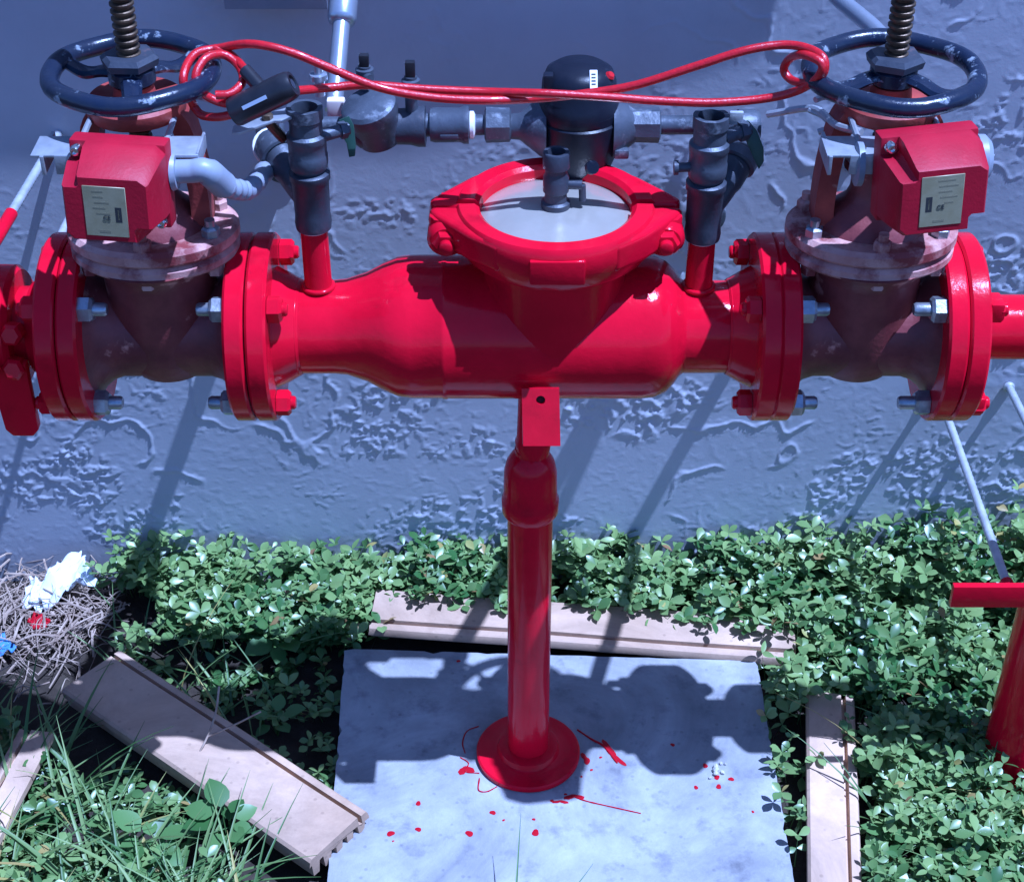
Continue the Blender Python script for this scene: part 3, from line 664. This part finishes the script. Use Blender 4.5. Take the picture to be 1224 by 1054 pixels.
# ------------------------------------------------------------------ bypass
BY, BZ = .12, .960
def byp_valve(rx, z0, z1, label, s):
    """vertical fitting on a riser: wye, ball valve body, open top"""
    t = empty('riser_valve', (rx, 0, z0), label, 'valve', 'grey bronze fittings on the two risers')
    L = z1 - z0; q = lambda k: L * k
    MB().lathe([(0, .0165), (0, .0205), (q(.05), .0215), (q(.12), .0205), (q(.40), .0215), (q(.42), .0235), (q(.47), .0235), (q(.49), .0190)], (rx, 0, z0), (0, 0, 1), 32).build('wye_body', M['bronze_dark'], t)
    MB().lathe([(q(.48), .0175), (q(.52), .0215), (q(.56), .0225), (q(.62), .0225), (q(.63), .0218), (q(.72), .0218), (q(.73), .0228), (q(.78), .0228), (q(.80), .0190), (q(.90), .0185), (q(.91), .0205), (q(1), .0205), (q(1), .0150), (q(.86), .0140)], (rx, 0, z0), (0, 0, 1), 32, caps=False).build('valve_body', M['bronze'], t)
    MB().lathe([(q(.87), .0145), (q(.871), 0)], (rx, 0, z0), (0, 0, 1), 24).build('socket', M['hole'], t)
    MB().lathe([(.0005, .0172), (.003, .0180)], (rx, 0, z0 - .003), (0, 0, 1), 24).build('thread_seal', M['tape'], t)
    # branch going out and back to the bypass end elbow
    e = Vector((rx + s * .058, BY, BZ - .004))
    P = bez([(rx + s * .004, .004, z0 + q(.25)), (rx + s * .022, .022, z0 + q(.36)), (rx + s * .045, .055, z0 + q(.50)), (rx + s * .055, .085, BZ - .012), e], 5)
    MB().tube(P, [.0175] * 6 + [.0195] * 9 + [.0170] * (len(P) - 15), 20).build('branch', M['bronze_dark' if s > 0 else 'bronze'], t)
    k = P[9]; dr = (P[10] - P[8]).normalized()
    MB().lathe([(-.008, .021), (-.006, .0235), (.006, .0235), (.008, .021)], k, dr, 24).build('collar', M['bronze'], t)
    MB().torus(.0208, .0022, P[13], (P[14] - P[12]), 24, 8).build('seal_ring', M['tape'], t)
    MB().lathe([(0, .0185), (.006, .0225), (.026, .0225), (.028, .018)], e + Vector((s * .016, 0, 0)), (-s, 0, 0), 24).build('elbow_end', M['bronze'], t)
    return t
rv_l = byp_valve(RL, .888, 1.040, 'grey bronze riser valve with open top left of the meter', -1)
rv_r = byp_valve(RR, .874, 1.030, 'grey bronze riser valve with open top right of the meter', 1)
# side stubs and levers
MB().tube([(RL + .015, 0, 1.004), (RL + .045, .02, 1.004)], .0075, 14).lathe([(0, .010), (.008, .010)], (RL + .036, .014, 1.004), (1, .6, 0), 6).build('side_stub', M['bronze'], rv_l)
p0 = at(281, 158, -.03); p1 = at(344, 138, -.005)
dr = (p1 - p0); ang = math.atan2(dr.y, dr.x)
rot = Matrix.Rotation(ang, 3, 'Z') @ Matrix.Rotation(-math.asin(dr.z / dr.length), 3, 'Y')
MB().prism([(-.036, -.006), (-.028, -.011), (.012, -.008), (.020, -.014), (.034, -.012), (.036, .012), (.018, .013), (.010, .008), (-.030, .009)], .0035, (p0 + p1) / 2, rot, .001).build('lever', M['strap'], rv_l)
MB().lathe([(0, .0065), (.006, .0065), (.007, .004)], (p0.lerp(p1, .62)) + Vector((0, 0, .003)), (0, 0, 1), 6).tube([p0.lerp(p1, .62), p0.lerp(p1, .62) + Vector((.012, .02, -.03))], .006, 10).build('lever_nut', M['stem'], rv_l, 30)
p = at(414, 152, .03)
MB().prism([(-.006, .010), (.006, .012), (.009, 0), (.006, -.022), (.002, -.034), (-.005, -.034), (-.004, -.018), (-.008, -.004)], .004, p, Matrix.Rotation(R(75), 3, 'X') @ Matrix.Rotation(R(12), 3, 'Z'), .001).build('green_lever', M['green'], rv_l)
MB().tube([(RR - .015, -.004, .968), (RR - .036, -.006, .968)], .0055, 12).lathe([(0, .0085), (.005, .0085)], (RR - .034, -.006, .968), (-1, 0, 0), 14).build('side_stub', M['bronze_dark'], rv_r)
MB().tube([(RR + .016, .004, 1.000), (RR + .046, .02, 1.004)], .0085, 14).lathe([(0, .012), (.010, .012)], (RR + .034, .014, 1.003), (1, .5, 0), 6).build('lever_boss', M['bronze'], rv_r)
p = at(898, 168, .02)
MB().prism([(-.010, .022), (0, .024), (.008, .010), (.012, -.010), (.010, -.026), (.003, -.034), (-.001, -.020), (-.006, 0)], .005, p, Matrix.Rotation(R(75), 3, 'X') @ Matrix.Rotation(R(12), 3, 'Z'), .0012).build('lever', M['green'], rv_r)
MB().box(at(880, 141, .02), (.016, .006, .016), .002).build('lever_cap', M['rod'], rv_r)
# the line itself
bc = empty('bypass_check_valve', (-.155, BY, BZ - .03), 'grey bronze bypass check valve with two black capped test cocks', 'valve')
MB().lathe([(-.255, .010), (-.205, .010), (-.200, .017), (-.190, .019), (-.186, .021)], (0, BY, BZ), (1, 0, 0), 28, caps=False).build('tail_nipple', M['bronze'], bc)
MB().lathe([(-.190, .020), (-.182, .026), (-.165, .027), (-.150, .024), (-.140, .0215), (-.122, .022), (-.112, .0245), (-.104, .0245), (-.103, .018)], (0, BY, BZ - .002), (1, 0, 0), 36).build('body', M['bronze_dark'], bc)
MB().lathe([(-.022, .026), (.014, .030), (.018, .032), (.030, .032), (.034, .028), (.036, .010)], (-.163, BY - .006, BZ + .004), (-.25, -.30, 1), 36, su=1.05).build('bonnet', M['bronze'], bc)
for (px, py, yy, hh) in ((437, 108, BY + .012, .044), (492, 128, BY, .056)):
    q = at(px, py, yy)
    tc_ = MB().lathe([(-.02, .0075), (hh * .30, .0075), (hh * .32, .0110), (hh * .62, .0110), (hh * .64, .0075), (hh * .70, .0075)], q, (0, 0, 1), 16).lathe([(-.010, .0055), (.012, .0055)], q + Vector((0, -.004, hh * .46)), (.6, -.8, 0), 12).build('test_cock', M['bronze'], bc)
    MB().box(q + Vector((0, 0, hh * .86)), (.012, .010, hh * .36), .002).build('cap', M['black'], tc_)
un = empty('pipe_union', (-.07, BY, BZ - .02), 'grey bronze coupling with a white thread seal beside the meter', 'fitting')
MB().lathe([(-.104, .014), (-.0985, .014), (-.098, .0195), (-.092, .021), (-.062, .0205), (-.058, .0225), (-.052, .0225), (-.051, .015)], (0, BY, BZ), (1, 0, 0), 28).build('coupling', M['bronze'], un)
MB().box((-.075, BY - .0195, BZ - .006), (.022, .004, .006), .001).build('flat', M['bronze'], un)
MB().lathe([(-.0515, .0135), (-.0505, .0165), (-.046, .0165), (-.044, .0125)], (0, BY, BZ), (1, 0, 0), 24).build('thread_seal', M['tape'], un)
MB().lathe([(-.046, .0125), (-.024, .0120)], (0, BY, BZ), (1, 0, 0), 24).build('nipple', M['bronze'], un)
wm = empty('water_meter', (.08, BY, BZ - .06), 'black domed water meter in the bypass line behind the round cover', 'water meter')
mx = .0805
MB().lathe([(-.060, .030), (-.056, .038), (-.034, .0465), (-.005, .0500), (.012, .0505), (.014, .0480), (.024, .0480)], (mx, BY, BZ), (0, 0, 1), 48).build('body', M['meter'], wm)
for s, x0 in ((-1, -.027), (1, .166)):
    d_ = mx - x0 if s < 0 else x0 - mx
    MB().lathe([(.040, .038), (.047, .035), (.060, .025), (.071, .0160), (d_ - .010, .0140), (d_ - .006, .0135)], (mx, BY, BZ - .002), (s, 0, 0), 32).build('end_spud', M['bronze'], wm)
    MB().lathe([(d_ - .026, .0165), (d_ - .024, .0205), (d_ + .004 + (.006 if s > 0 else 0), .0215), (d_ + .006 + (.006 if s > 0 else 0), .017)], (mx, BY, BZ), (s, 0, 0), 8, phase=.3).build('union_nut', M['bronze'], wm, 30)
MB().lathe([(.160, .0115), (.235, .0115), (.240, .014), (.285, .014)], (0, BY, BZ), (1, 0, 0), 24).build('outlet_nipple', M['bronze'], wm)
MB().box((mx + .050, BY - .030, BZ - .022), (.018, .012, .012), .003).build('lug', M['bronze'], wm)
reg = MB().lathe([(.012, .0470), (.016, .0485), (.036, .0480), (.040, .0450), (.058, .0440), (.070, .0395), (.077, .029), (.080, .001)], (mx - .001, BY, BZ), (0, 0, 1), 48).build('register_lid', M['meter'], wm)
MB().box((mx - .038, BY - .020, BZ + .058), (.012, .014, .034), .003).build('lid_hinge', M['meter'], reg)
MB().box((mx + .014, BY - .0335, BZ + .0735), (.009, .0015, .024), .0004, Matrix.Rotation(R(-52), 3, 'X'), 1).build('paper_label', M['tape'], reg)
for i in range(4): MB().box((mx + .014, BY - .0342 + .0042 * (i - 1.5) * .79, BZ + .0741 + .0042 * (i - 1.5) * .62), (.005, .0010, .0018), 0, Matrix.Rotation(R(-52), 3, 'X')).build('label_print', M['ink'], reg)
MB().lathe([(0, .006), (.003, .004)], (mx + .034, BY - .016, BZ + .0705), (.5, -.3, .8), 14).build('red_mark', M['cable'], reg)
# braces from the bypass ends to the wall
def brace(name, px, py, e, label):
    w = at(px, py, WY); w.y = WY + .01
    t = empty(name, w, label, 'pipe brace', 'pipe braces behind the risers')
    e = Vector(e); MB().tube([w, e], .0150, 18).build('tube', M['bronze'], t)
    d = (e - w).normalized(); MB().lathe([(0.006, .030), (.013, .030), (.015, .027)], w, (0, -1, 0), 24).build('wall_flange', M['bronze'], t)
brace('pipe_brace', 338, 196, (RL - .058, BY + .004, BZ - .012), 'short grey brace from the wall to the left riser valve')
brace('pipe_brace', 843, 258, (RR + .058, BY + .004, BZ - .012), 'short grey brace from the wall to the right riser valve')

# conduits
cd = empty('steel_conduit', (-.2, .3, .9), 'shiny steel conduit with coupling running up the wall left of the meter', 'conduit')
a = at(416, -60, .37); b1 = at(399, 132, .19)
MB().tube([a, b1], .0110, 20).build('tube', M['conduit'], cd)
q0, q1 = at(413, -5, .31), at(410, 33, .29)
dd = (b1 - a).normalized(); l0 = (q0 - a).dot(dd); l1 = (q1 - a).dot(dd)
MB().lathe([(l0, .013), (l0 + .004, .0185), (l1 - .008, .0185), (l1 - .003, .0165), (l1, .0120)], a, dd, 20).build('coupling', M['conduit'], cd)
q = at(402, 130, .15); MB().box(q, (.022, .014, .026), .003).build('tag', M['cream'], cd)
q = at(381, 96, .19); MB().lathe([(-.02, .007), (0, .007), (.001, .011), (.008, .011), (.009, .006), (.020, .006)], q, (0, 0, 1), 10).build('clamp_screw', M['conduit'], cd)
cd2 = empty('steel_conduit', (.4, .4, 1.0), 'blue grey conduit running diagonally at the top behind the right handwheel', 'conduit')
MB().tube(bez([at(950, -60, .41), at(1000, -4, .38), at(1052, 42, .28), at(1085, 95, .20)], 6), .0110, 18).build('tube', M['conduit'], cd2)
hb_ = empty('wire_bracket', (.3, .3, .85), 'pale bent metal bracket behind the left rim of the right handwheel', 'bracket')
w0, w1_, w2_ = at(918, 137, .10), at(972, 130, .06), at(1000, 150, -.02)
MB().tube(bez([w0, w1_, w2_, at(1030, 158, -.05)], 6), .0042, 8).tube(bez([at(968, 132, .06), at(985, 140, .04), at(992, 152, .02), at(978, 158, .02)], 5), .0036, 8).build('wire', M['strap'], hb_)
eb = empty('electrical_box', (-.32, WY, .98), 'grey electrical box on the wall at the top edge left of the conduit', 'electrical box')
a, b1 = at(272, 7, WY - .05), at(390, 9, WY - .05)
MB().box(((a.x + b1.x) / 2, WY - .025, a.z + .10), (b1.x - a.x, .05, .20), .003).build('case', M['strap'], eb)
MB().box(((a.x + b1.x) / 2, WY - .055, a.z + .10), (b1.x - a.x + .006, .008, .204), .002).build('door', M['pvc'], eb)

# ------------------------------------------------------------------ cable lock
lk = empty('cable_lock', (-.33, -.02, 1.05), 'red cable lock looped through both handwheels with a black lock barrel', 'cable lock')
def C_(px, py, Y): return at(px, py, Y)
A_ = [C_(232, 128, -.02), C_(219, 96, -.03), C_(232, 66, .005), C_(262, 58, .02), C_(300, 53, .0), C_(345, 62, -.01), C_(395, 82, -.012), C_(450, 104, -.012), C_(510, 116, -.010), C_(575, 120, -.008), C_(640, 118, .006), C_(700, 112, .006), C_(760, 102, .002), C_(830, 80, .0), C_(890, 61, .0), C_(935, 54, .0), C_(965, 58, -.012), C_(984, 70, -.030), C_(984, 88, -.034), C_(970, 99, -.020), C_(948, 97, .004), C_(937, 84, .014), C_(945, 70, .006), C_(962, 66, -.020), C_(982, 76, -.036), C_(978, 92, -.034), C_(955, 108, -.010), C_(915, 118, -.004), C_(855, 123, -.004), C_(790, 121, -.004), C_(720, 116, -.008), C_(650, 112, -.008), C_(580, 110, .006), C_(510, 107, .008), C_(440, 102, .006), C_(395, 105, .0), C_(352, 109, -.030)]
MB().tube(bez(A_, 8), .0049, 12).build('cable', M['cable'], lk)
B_ = [C_(300, 118, -.045), C_(280, 124, -.045), C_(262, 122, -.035), C_(244, 112, -.035), C_(234, 92, -.030), C_(246, 70, -.012), C_(268, 66, .004), C_(286, 80, -.006), C_(290, 98, -.030), C_(276, 112, -.044), C_(258, 114, -.046)]
MB().tube(bez(B_, 8), .0049, 12).build('cable_loop', M['cable'], lk)
B2 = [C_(256, 58, .02), C_(276, 66, .012), C_(290, 80, -.01), C_(302, 96, -.036)]
MB().tube(bez(B2, 8), .0049, 12).build('cable_loop', M['cable'], lk)
B3 = [C_(232, 128, -.02), C_(242, 138, -.030), C_(262, 140, -.04), C_(282, 136, -.045)]
MB().tube(bez(B3, 8), .0049, 12).build('cable_loop', M['cable'], lk)
p0, p1 = C_(277, 136, -.052), C_(351, 100, -.052); L = (p1 - p0).length
MB().lathe([(0, .010), (.002, .0150), (.006, .0165), (L - .012, .0165), (L - .004, .0155), (L, .0135), (L, .010), (L - .003, .009), (L - .003, 0)], p0, p1 - p0, 28).build('lock_barrel', M['black'], lk)
MB().tube([C_(293, 84, -.028), C_(312, 106, -.048)], [.0075, .0085], 16).build('sleeve', M['black'], lk)
MB().lathe([(0, .0055), (.002, .0055)], p1 - (p1 - p0).normalized() * .0028, p1 - p0, 16).build('keyhole', M['chrome'], lk)
d = (p1 - p0).normalized(); vw = (CAM - p0).normalized(); n_ = (vw - d * vw.dot(d)).normalized(); u_ = d; rot = Matrix((d, n_.cross(d), n_)).transposed()
MB().box(p0.lerp(p1, .44) + n_ * .0166 , (.030, .0042, .0006), 0, rot).build('print_bar', M['text'], lk)

# ------------------------------------------------------------------ plants
def leaf_tpl(n=4, w=.5, fold=.18, obov=True):
    """unit leaf along +x, flat-ish in xy, folded about the midrib"""
    v = [(0, 0, 0)]; f = []
    for i in range(1, n):
        t = i / n
        ww = w * (math.sin(math.pi * t ** (1.35 if obov else .8)) ** .8) * .5
        z = -.10 * t * t
        v += [(t, -ww, z + fold * ww), (t, 0, z), (t, ww, z + fold * ww)]
    v.append((1, 0, -.12))
    f += [(0, 1, 2), (0, 2, 3)]
    for i in range(n - 2):
        a = 1 + 3 * i; b = a + 3; f += [(a, b, b + 1, a + 1), (a + 1, b + 1, b + 2, a + 2)]
    a = 1 + 3 * (n - 2); e = len(v) - 1; f += [(a, e, a + 1), (a + 1, e, a + 2)]
    return np.array(v, float), f
class Leaves:
    def __init__(s): s.V = []; s.F = []; s.T = []; s.n = 0
    def add(s, tpl, base, direc, size, roll, tint):
        V, F = tpl; x = np.array(direc, float); x /= np.linalg.norm(x)
        up = np.array([0, 0, 1.0]); y = np.cross(up, x)
        if np.linalg.norm(y) < 1e-4: y = np.array([0, 1.0, 0])
        y /= np.linalg.norm(y); z = np.cross(x, y); c, sn = math.cos(roll), math.sin(roll)
        y, z = y * c + z * sn, z * c - y * sn
        P = V[:, :1] * x + V[:, 1:2] * y + V[:, 2:] * z
        s.V.append(P * size + np.array(base)); s.F += [tuple(s.n + i for i in q) for q in F]
        s.T.append(np.full(len(V), tint)); s.n += len(V)
    def strip(s, P, w, tint):
        m = len(P); d = np.gradient(P, axis=0); sd = np.cross(d, [0, 0, 1.0]); l = np.linalg.norm(sd, axis=1, keepdims=True) + 1e-6; sd /= l
        t = np.linspace(0, 1, m)[:, None]; ww = w * (1 - t ** 1.6) + .0002
        s.V.append(np.concatenate([P - sd * ww, P + [0, 0, -.0008], P + sd * ww])); 
        for i in range(m - 1):
            s.F += [(s.n + i, s.n + i + 1, s.n + m + i + 1, s.n + m + i), (s.n + m + i, s.n + m + i + 1, s.n + 2 * m + i + 1, s.n + 2 * m + i)]
        s.T.append(np.full(3 * m, tint)); s.n += 3 * m
    def build(s, name, mt, parent=None, off=(0, 0, 0)):
        me = bpy.data.meshes.new(name); V = np.concatenate(s.V) - np.array(off); me.from_pydata(V.tolist(), [], s.F)
        a = me.attributes.new('tint', 'FLOAT', 'POINT'); a.data.foreach_set('value', np.concatenate(s.T).astype(np.float32))
        me.shade_smooth(); me.materials.append(mt); o = bpy.data.objects.new(name, me); col.objects.link(o); o.parent = parent; return o
T1 = leaf_tpl(5, .58, .20); T2 = leaf_tpl(5, .42, .18, False); T3 = leaf_tpl(5, .75, .15, False)
def inside(x, y, poly, m=0.0):
    n = len(poly); s = None
    for i in range(n):
        ax_, ay = poly[i]; bx, by = poly[(i + 1) % n]
        c = ((bx - ax_) * (y - ay) - (by - ay) * (x - ax_)) / math.hypot(bx - ax_, by - ay)
        if s is None: s = c > 0
        if (c > 0) != s and abs(c) > m: return False
        if (c > 0) == s and abs(c) < -m: return False
    return True
def rect(a, b, w):
    a = Vector((a[0], a[1])); b = Vector((b[0], b[1])); d = (b - a).normalized(); n = Vector((-d.y, d.x)) * w / 2
    return [tuple(a - n), tuple(b - n), tuple(b + n), tuple(a + n)]
BB = rect((-0.225, 0.292), (0.452, 0.228), 0.085); LB = rect((-0.655, 0.165), (-0.240, -0.178), 0.118); RB = rect((0.490, 0.118), (0.425, -0.36), 0.074)
PATH = [(-1.0, .43), (-.72, .43), (-.66, .22), (-.80, .18), (-1.0, .2)]
def blocked(x, y, m=.006):
    return inside(x, y, SLAB, m) or inside(x, y, BB, 0) or inside(x, y, LB, 0) or inside(x, y, RB, 0) or math.hypot(x - .745, y) < .05
gz = lambda x, y: GZ
dens = lambda x, y: float(vnoise(np.array([x * 9 + 40.]), np.array([y * 9 + 40.]), 5)[0])
def sprig(L, x, y, z, h, ls, n, tint):
    lean = np.array([random.uniform(-.4, .4), random.uniform(-.5, .2)]) * h
    top = np.array([x + lean[0], y + lean[1], z + h])
    L.strip(np.linspace([x, y, z], top, 4), .0009, .3)
    ph = random.random() * 6.28; TT = T1 if random.random() < .78 else T2
    for lev, (k, el) in enumerate(((n, .40), (max(2, n - 2), .15))):
        c = np.array([x, y, z]) * (0 if lev == 0 else .4) + top * (1 if lev == 0 else .6)
        for i in range(k):
            a = ph + lev * .8 + i * 2 * math.pi / k + random.uniform(-.3, .3); e = el + random.uniform(-.35, .35)
            d = (math.cos(a) * math.cos(e), math.sin(a) * math.cos(e), math.sin(e))
            L.add(TT, c, d, ls * random.uniform(.7, 1.15), random.uniform(-.8, .8), random.uniform(.93, 1) if random.random() < .018 else min(.9, max(0, tint + random.uniform(-.42, .42))))
def patch(name, x0, x1, y0, y1, count, hfun, label, lsz=(.012, .029), keep=None):
    L = Leaves(); k = 0; tries = 0
    while k < count and tries < count * 8:
        tries += 1
        x, y = random.uniform(x0, x1), random.uniform(y0, y1)
        if blocked(x, y) or (keep and not keep(x, y)): continue
        hole = float(fbm(np.array([x * 26 + 60.]), np.array([y * 26 + 60.]), 15, 2)[0])
        if hole < .40 or (hole < .50 and random.random() < .55): continue
        h = hfun(x, y) * random.uniform(.5, 1.2) * (.75 + hole * .5)
        sprig(L, x, y, GZ, h, random.uniform(*lsz), random.choice((4, 4, 5, 3)), dens(x, y) * .8 + .1); k += 1
    o = L.build(name, M['leaf']); return tag(o, label, 'ground cover', None, 'stuff')
def h_back(x, y): return .052 + .040 * dens(x * 1.7 + 3, y) + (.22 * max(0, min(x, .95) - .52) * (y > .33)) + .018 * (y > .40)
patch('ground_cover', -.70, 1.15, .26, .445, 2900, h_back, 'dense small leaved green ground cover along the foot of the wall', keep=lambda x, y: not (x < -.60 and y < .40))
patch('ground_cover', .40, 1.15, -.40, .27, 2700, lambda x, y: .050 + .045 * dens(x + 5, y * 2), 'leafy green ground cover right of the slab around the riser', keep=lambda x, y: (x > .53 - .10 * (.12 - y)) or y > .13 or random.random() < .35)
patch('ground_cover', -.62, -.27, -.12, .27, 130, lambda x, y: .015 + .030 * dens(x, y), 'sparse shaded green weeds between the left board and the slab', (.014, .024))
patch('ground_cover', -1.1, -.28, -.42, .06, 650, lambda x, y: .04 + .05 * dens(x * 1.4, y * 1.4), 'tangled green weeds in front of the left board', (.016, .028), keep=lambda x, y: y < .12 - (x + .68) * .83 - .13)
# grass
def grass(name, spots, label, lmin, lmax, w=.0022):
    L = Leaves()
    for (x, y, n, sp) in spots:
        for _ in range(n):
            a = random.random() * 6.28; l = random.uniform(lmin, lmax); bx, by = x + random.uniform(-sp, sp), y + random.uniform(-sp, sp)
            if inside(bx, by, SLAB, -.001): continue
            up = random.uniform(.30, .80); t = np.linspace(0, 1, 8)
            P = np.stack([bx + math.cos(a) * l * (1 - up * .6) * t ** 1.3, by + math.sin(a) * l * (1 - up * .6) * t ** 1.3, GZ + l * up * (t - .42 * (1.3 - up) * t ** 2.2)], 1)
            L.strip(P, w * random.uniform(.5, 1.2), random.random() ** .8 * .97)
    o = L.build(name, M['grass']); return tag(o, label, 'grass', None, 'stuff')
sp = []
for k in range(46):
    x, y = random.uniform(-.85, -.34), random.uniform(-.36, .02)
    if y < .12 - (x + .68) * .83 - .15: sp.append((x, y, 17, .035))
grass('grass_tuft', sp, 'long green grass blades in front of the left board', .14, .31, .0040)
grass('grass_tuft', [(-.45, .06, 8, .05), (-.52, .16, 10, .05), (-.40, .13, 8, .05), (-.60, .25, 10, .05), (-.48, .25, 8, .06)], 'thin grass blades behind the left board', .12, .26)
grass('grass_tuft', [(.62, -.17, 16, .08), (.70, -.10, 12, .05), (.60, -.05, 10, .07), (.52, -.15, 6, .02), (.66, .05, 6, .05)], 'long grass blades among the weeds at the lower right', .14, .30)
def single_blades(spots):
    L = Leaves()
    for (pts, w) in spots:
        P = np.array([tuple(p) for p in bez(pts, 5)]); L.strip(P, w, .25)
    return L
L = single_blades([([(0.0, -.365, -.02), (.005, -.30, .055), (.012, -.20, .10)], .0022), ([(.05, -.365, -.02), (.07, -.30, .03), (.11, -.24, .045)], .0018), ([(-.02, -.365, -.02), (-.05, -.32, .02), (-.10, -.28, .025)], .0014), ([(.20, -.365, -.02), (.22, -.30, .02), (.25, -.26, .02)], .0022)])
tag(L.build('grass_tuft', M['grass']), 'few thin grass blades rising over the front of the slab', 'grass', None, 'stuff')
# broad leaved weeds
def weed(x, y, n, size, h, label):
    t = empty('broadleaf_weed', (x, y, GZ), label, 'weed', 'broad leaved weeds in the ground cover')
    ph = random.random() * 6
    for i in range(n):
        a = ph + i * 2.4; e = random.uniform(.0, .6); hh = h * random.uniform(.6, 1)
        L = Leaves(); c = np.array([x + .3 * size * math.cos(a), y + .3 * size * math.sin(a), GZ + hh])
        L.strip(np.linspace([x, y, GZ], c, 4), .0012, .4)
        L.add(T3, c, (math.cos(a) * math.cos(e), math.sin(a) * math.cos(e), math.sin(e) - .1), size * random.uniform(.6, 1.15), random.uniform(-.3, .3), random.random() * .9)
        L.build('leaf', M['weed'], t, (x, y, GZ))
for (px, py, n, s, h, lb) in [(335, 770, 6, .045, .06, 'broad leaved weed beside the back left of the slab'), (330, 860, 6, .040, .05, 'broad leaved weed between the left board and the slab'), (270, 985, 9, .045, .10, 'lobed weed in front of the ribbed board end'), (180, 1010, 9, .045, .09, 'lobed weed deep in the lower left grass'), (1065, 925, 6, .042, .07, 'heart leaved weed right of the narrow board'), (1110, 960, 7, .034, .06, 'bushy weed in front of the riser pipe'), (1060, 1010, 7, .034, .06, 'low weed by the right board near the bottom edge')]:
    g = gd(px, py, GZ + h * .7); weed(g.x, g.y, n, s, h, lb)
# twigs
tw = MB().tube(bez([gd(228, 918, .0), gd(248, 880, .04), gd(258, 850, .06), gd(262, 820, .08)], 4), .0016, 6).tube(bez([gd(248, 880, .04), gd(280, 866, .05), gd(312, 850, .06)], 4), .0014, 6).build('dry_twig', M['straw']); tag(tw, 'forked pale dry stalk leaning over the left board', 'twig')
# straw and litter
S = MB()
for k in range(520):
    px, py = random.gauss(45, 62), random.gauss(733, 34)
    if px + (py - 700) * .5 > 150: continue
    c = gd(px, py, GZ + .03); a = random.random() * 3.14; l = random.uniform(.02, .095); dz = random.uniform(-.012, .022)
    z = GZ + .010 + random.random() ** 1.6 * .040; d_ = Vector((math.cos(a), math.sin(a), 0)) * l
    S.tube(bez([(c.x - d_.x / 2, c.y - d_.y / 2, z), (c.x + random.uniform(-.014, .014), c.y + random.uniform(-.014, .014), z + .010), (c.x + d_.x / 2, c.y + d_.y / 2, z + dz)], 2), random.choice((.0004, .0006, .0008, .0010, .0017)) * random.uniform(.8, 1.3), 5)
tag(S.build('dry_straw', M['straw']), 'heap of dry straw and stalks at the left edge by the wall', 'straw', None, 'stuff')
def scrap(name, pts, m, label, cat, amp=.008, seed=1):
    n = 30; a, b1, c, d = [Vector(p) for p in pts]; V = []
    for i in range(n):
        for j in range(n):
            u, v = i / (n - 1), j / (n - 1); p = a.lerp(b1, u).lerp(d.lerp(c, u), v)
            q = fbm(np.array([u * 5 + seed * 7.]), np.array([v * 5 + seed * 3.]), 90 + seed, 3)[0] - .5
            w = fbm(np.array([u * 3 + 30.]), np.array([v * 3 + seed]), 95, 2)[0] - .5
            V.append((p.x + w * .03, p.y + q * .03, p.z + q * amp * 3))
    o = grid_mesh(name, np.array(V), n, n, m); md = o.modifiers.new('thick', 'SOLIDIFY'); md.thickness = .0015; tag(o, label, cat)
scrap('foam_scrap', [gd(30, 715, .0), gd(62, 722, .0), gd(112, 690, .03), gd(92, 655, .04)], M['scrap'], 'crumpled white plastic scrap lying on the straw', 'litter', .014, 1)
scrap('foam_scrap', [gd(28, 722, -.01), gd(50, 730, -.01), gd(62, 700, .0), gd(40, 694, .0)], M['scrap'], 'small white scrap in front of the crumpled plastic', 'litter', .010, 2)
scrap('blue_scrap', [gd(-14, 775, -.02), gd(12, 782, -.02), gd(10, 762, -.01), gd(-10, 752, -.01)], M['bluescrap'], 'small blue scrap at the left edge of the straw', 'litter', .006, 3)
scrap('red_scrap', [gd(36, 748, -.01), gd(54, 746, -.01), gd(58, 736, -.005), gd(40, 736, -.005)], M['spot'], 'small red scrap lying in the straw', 'litter', .005, 4)
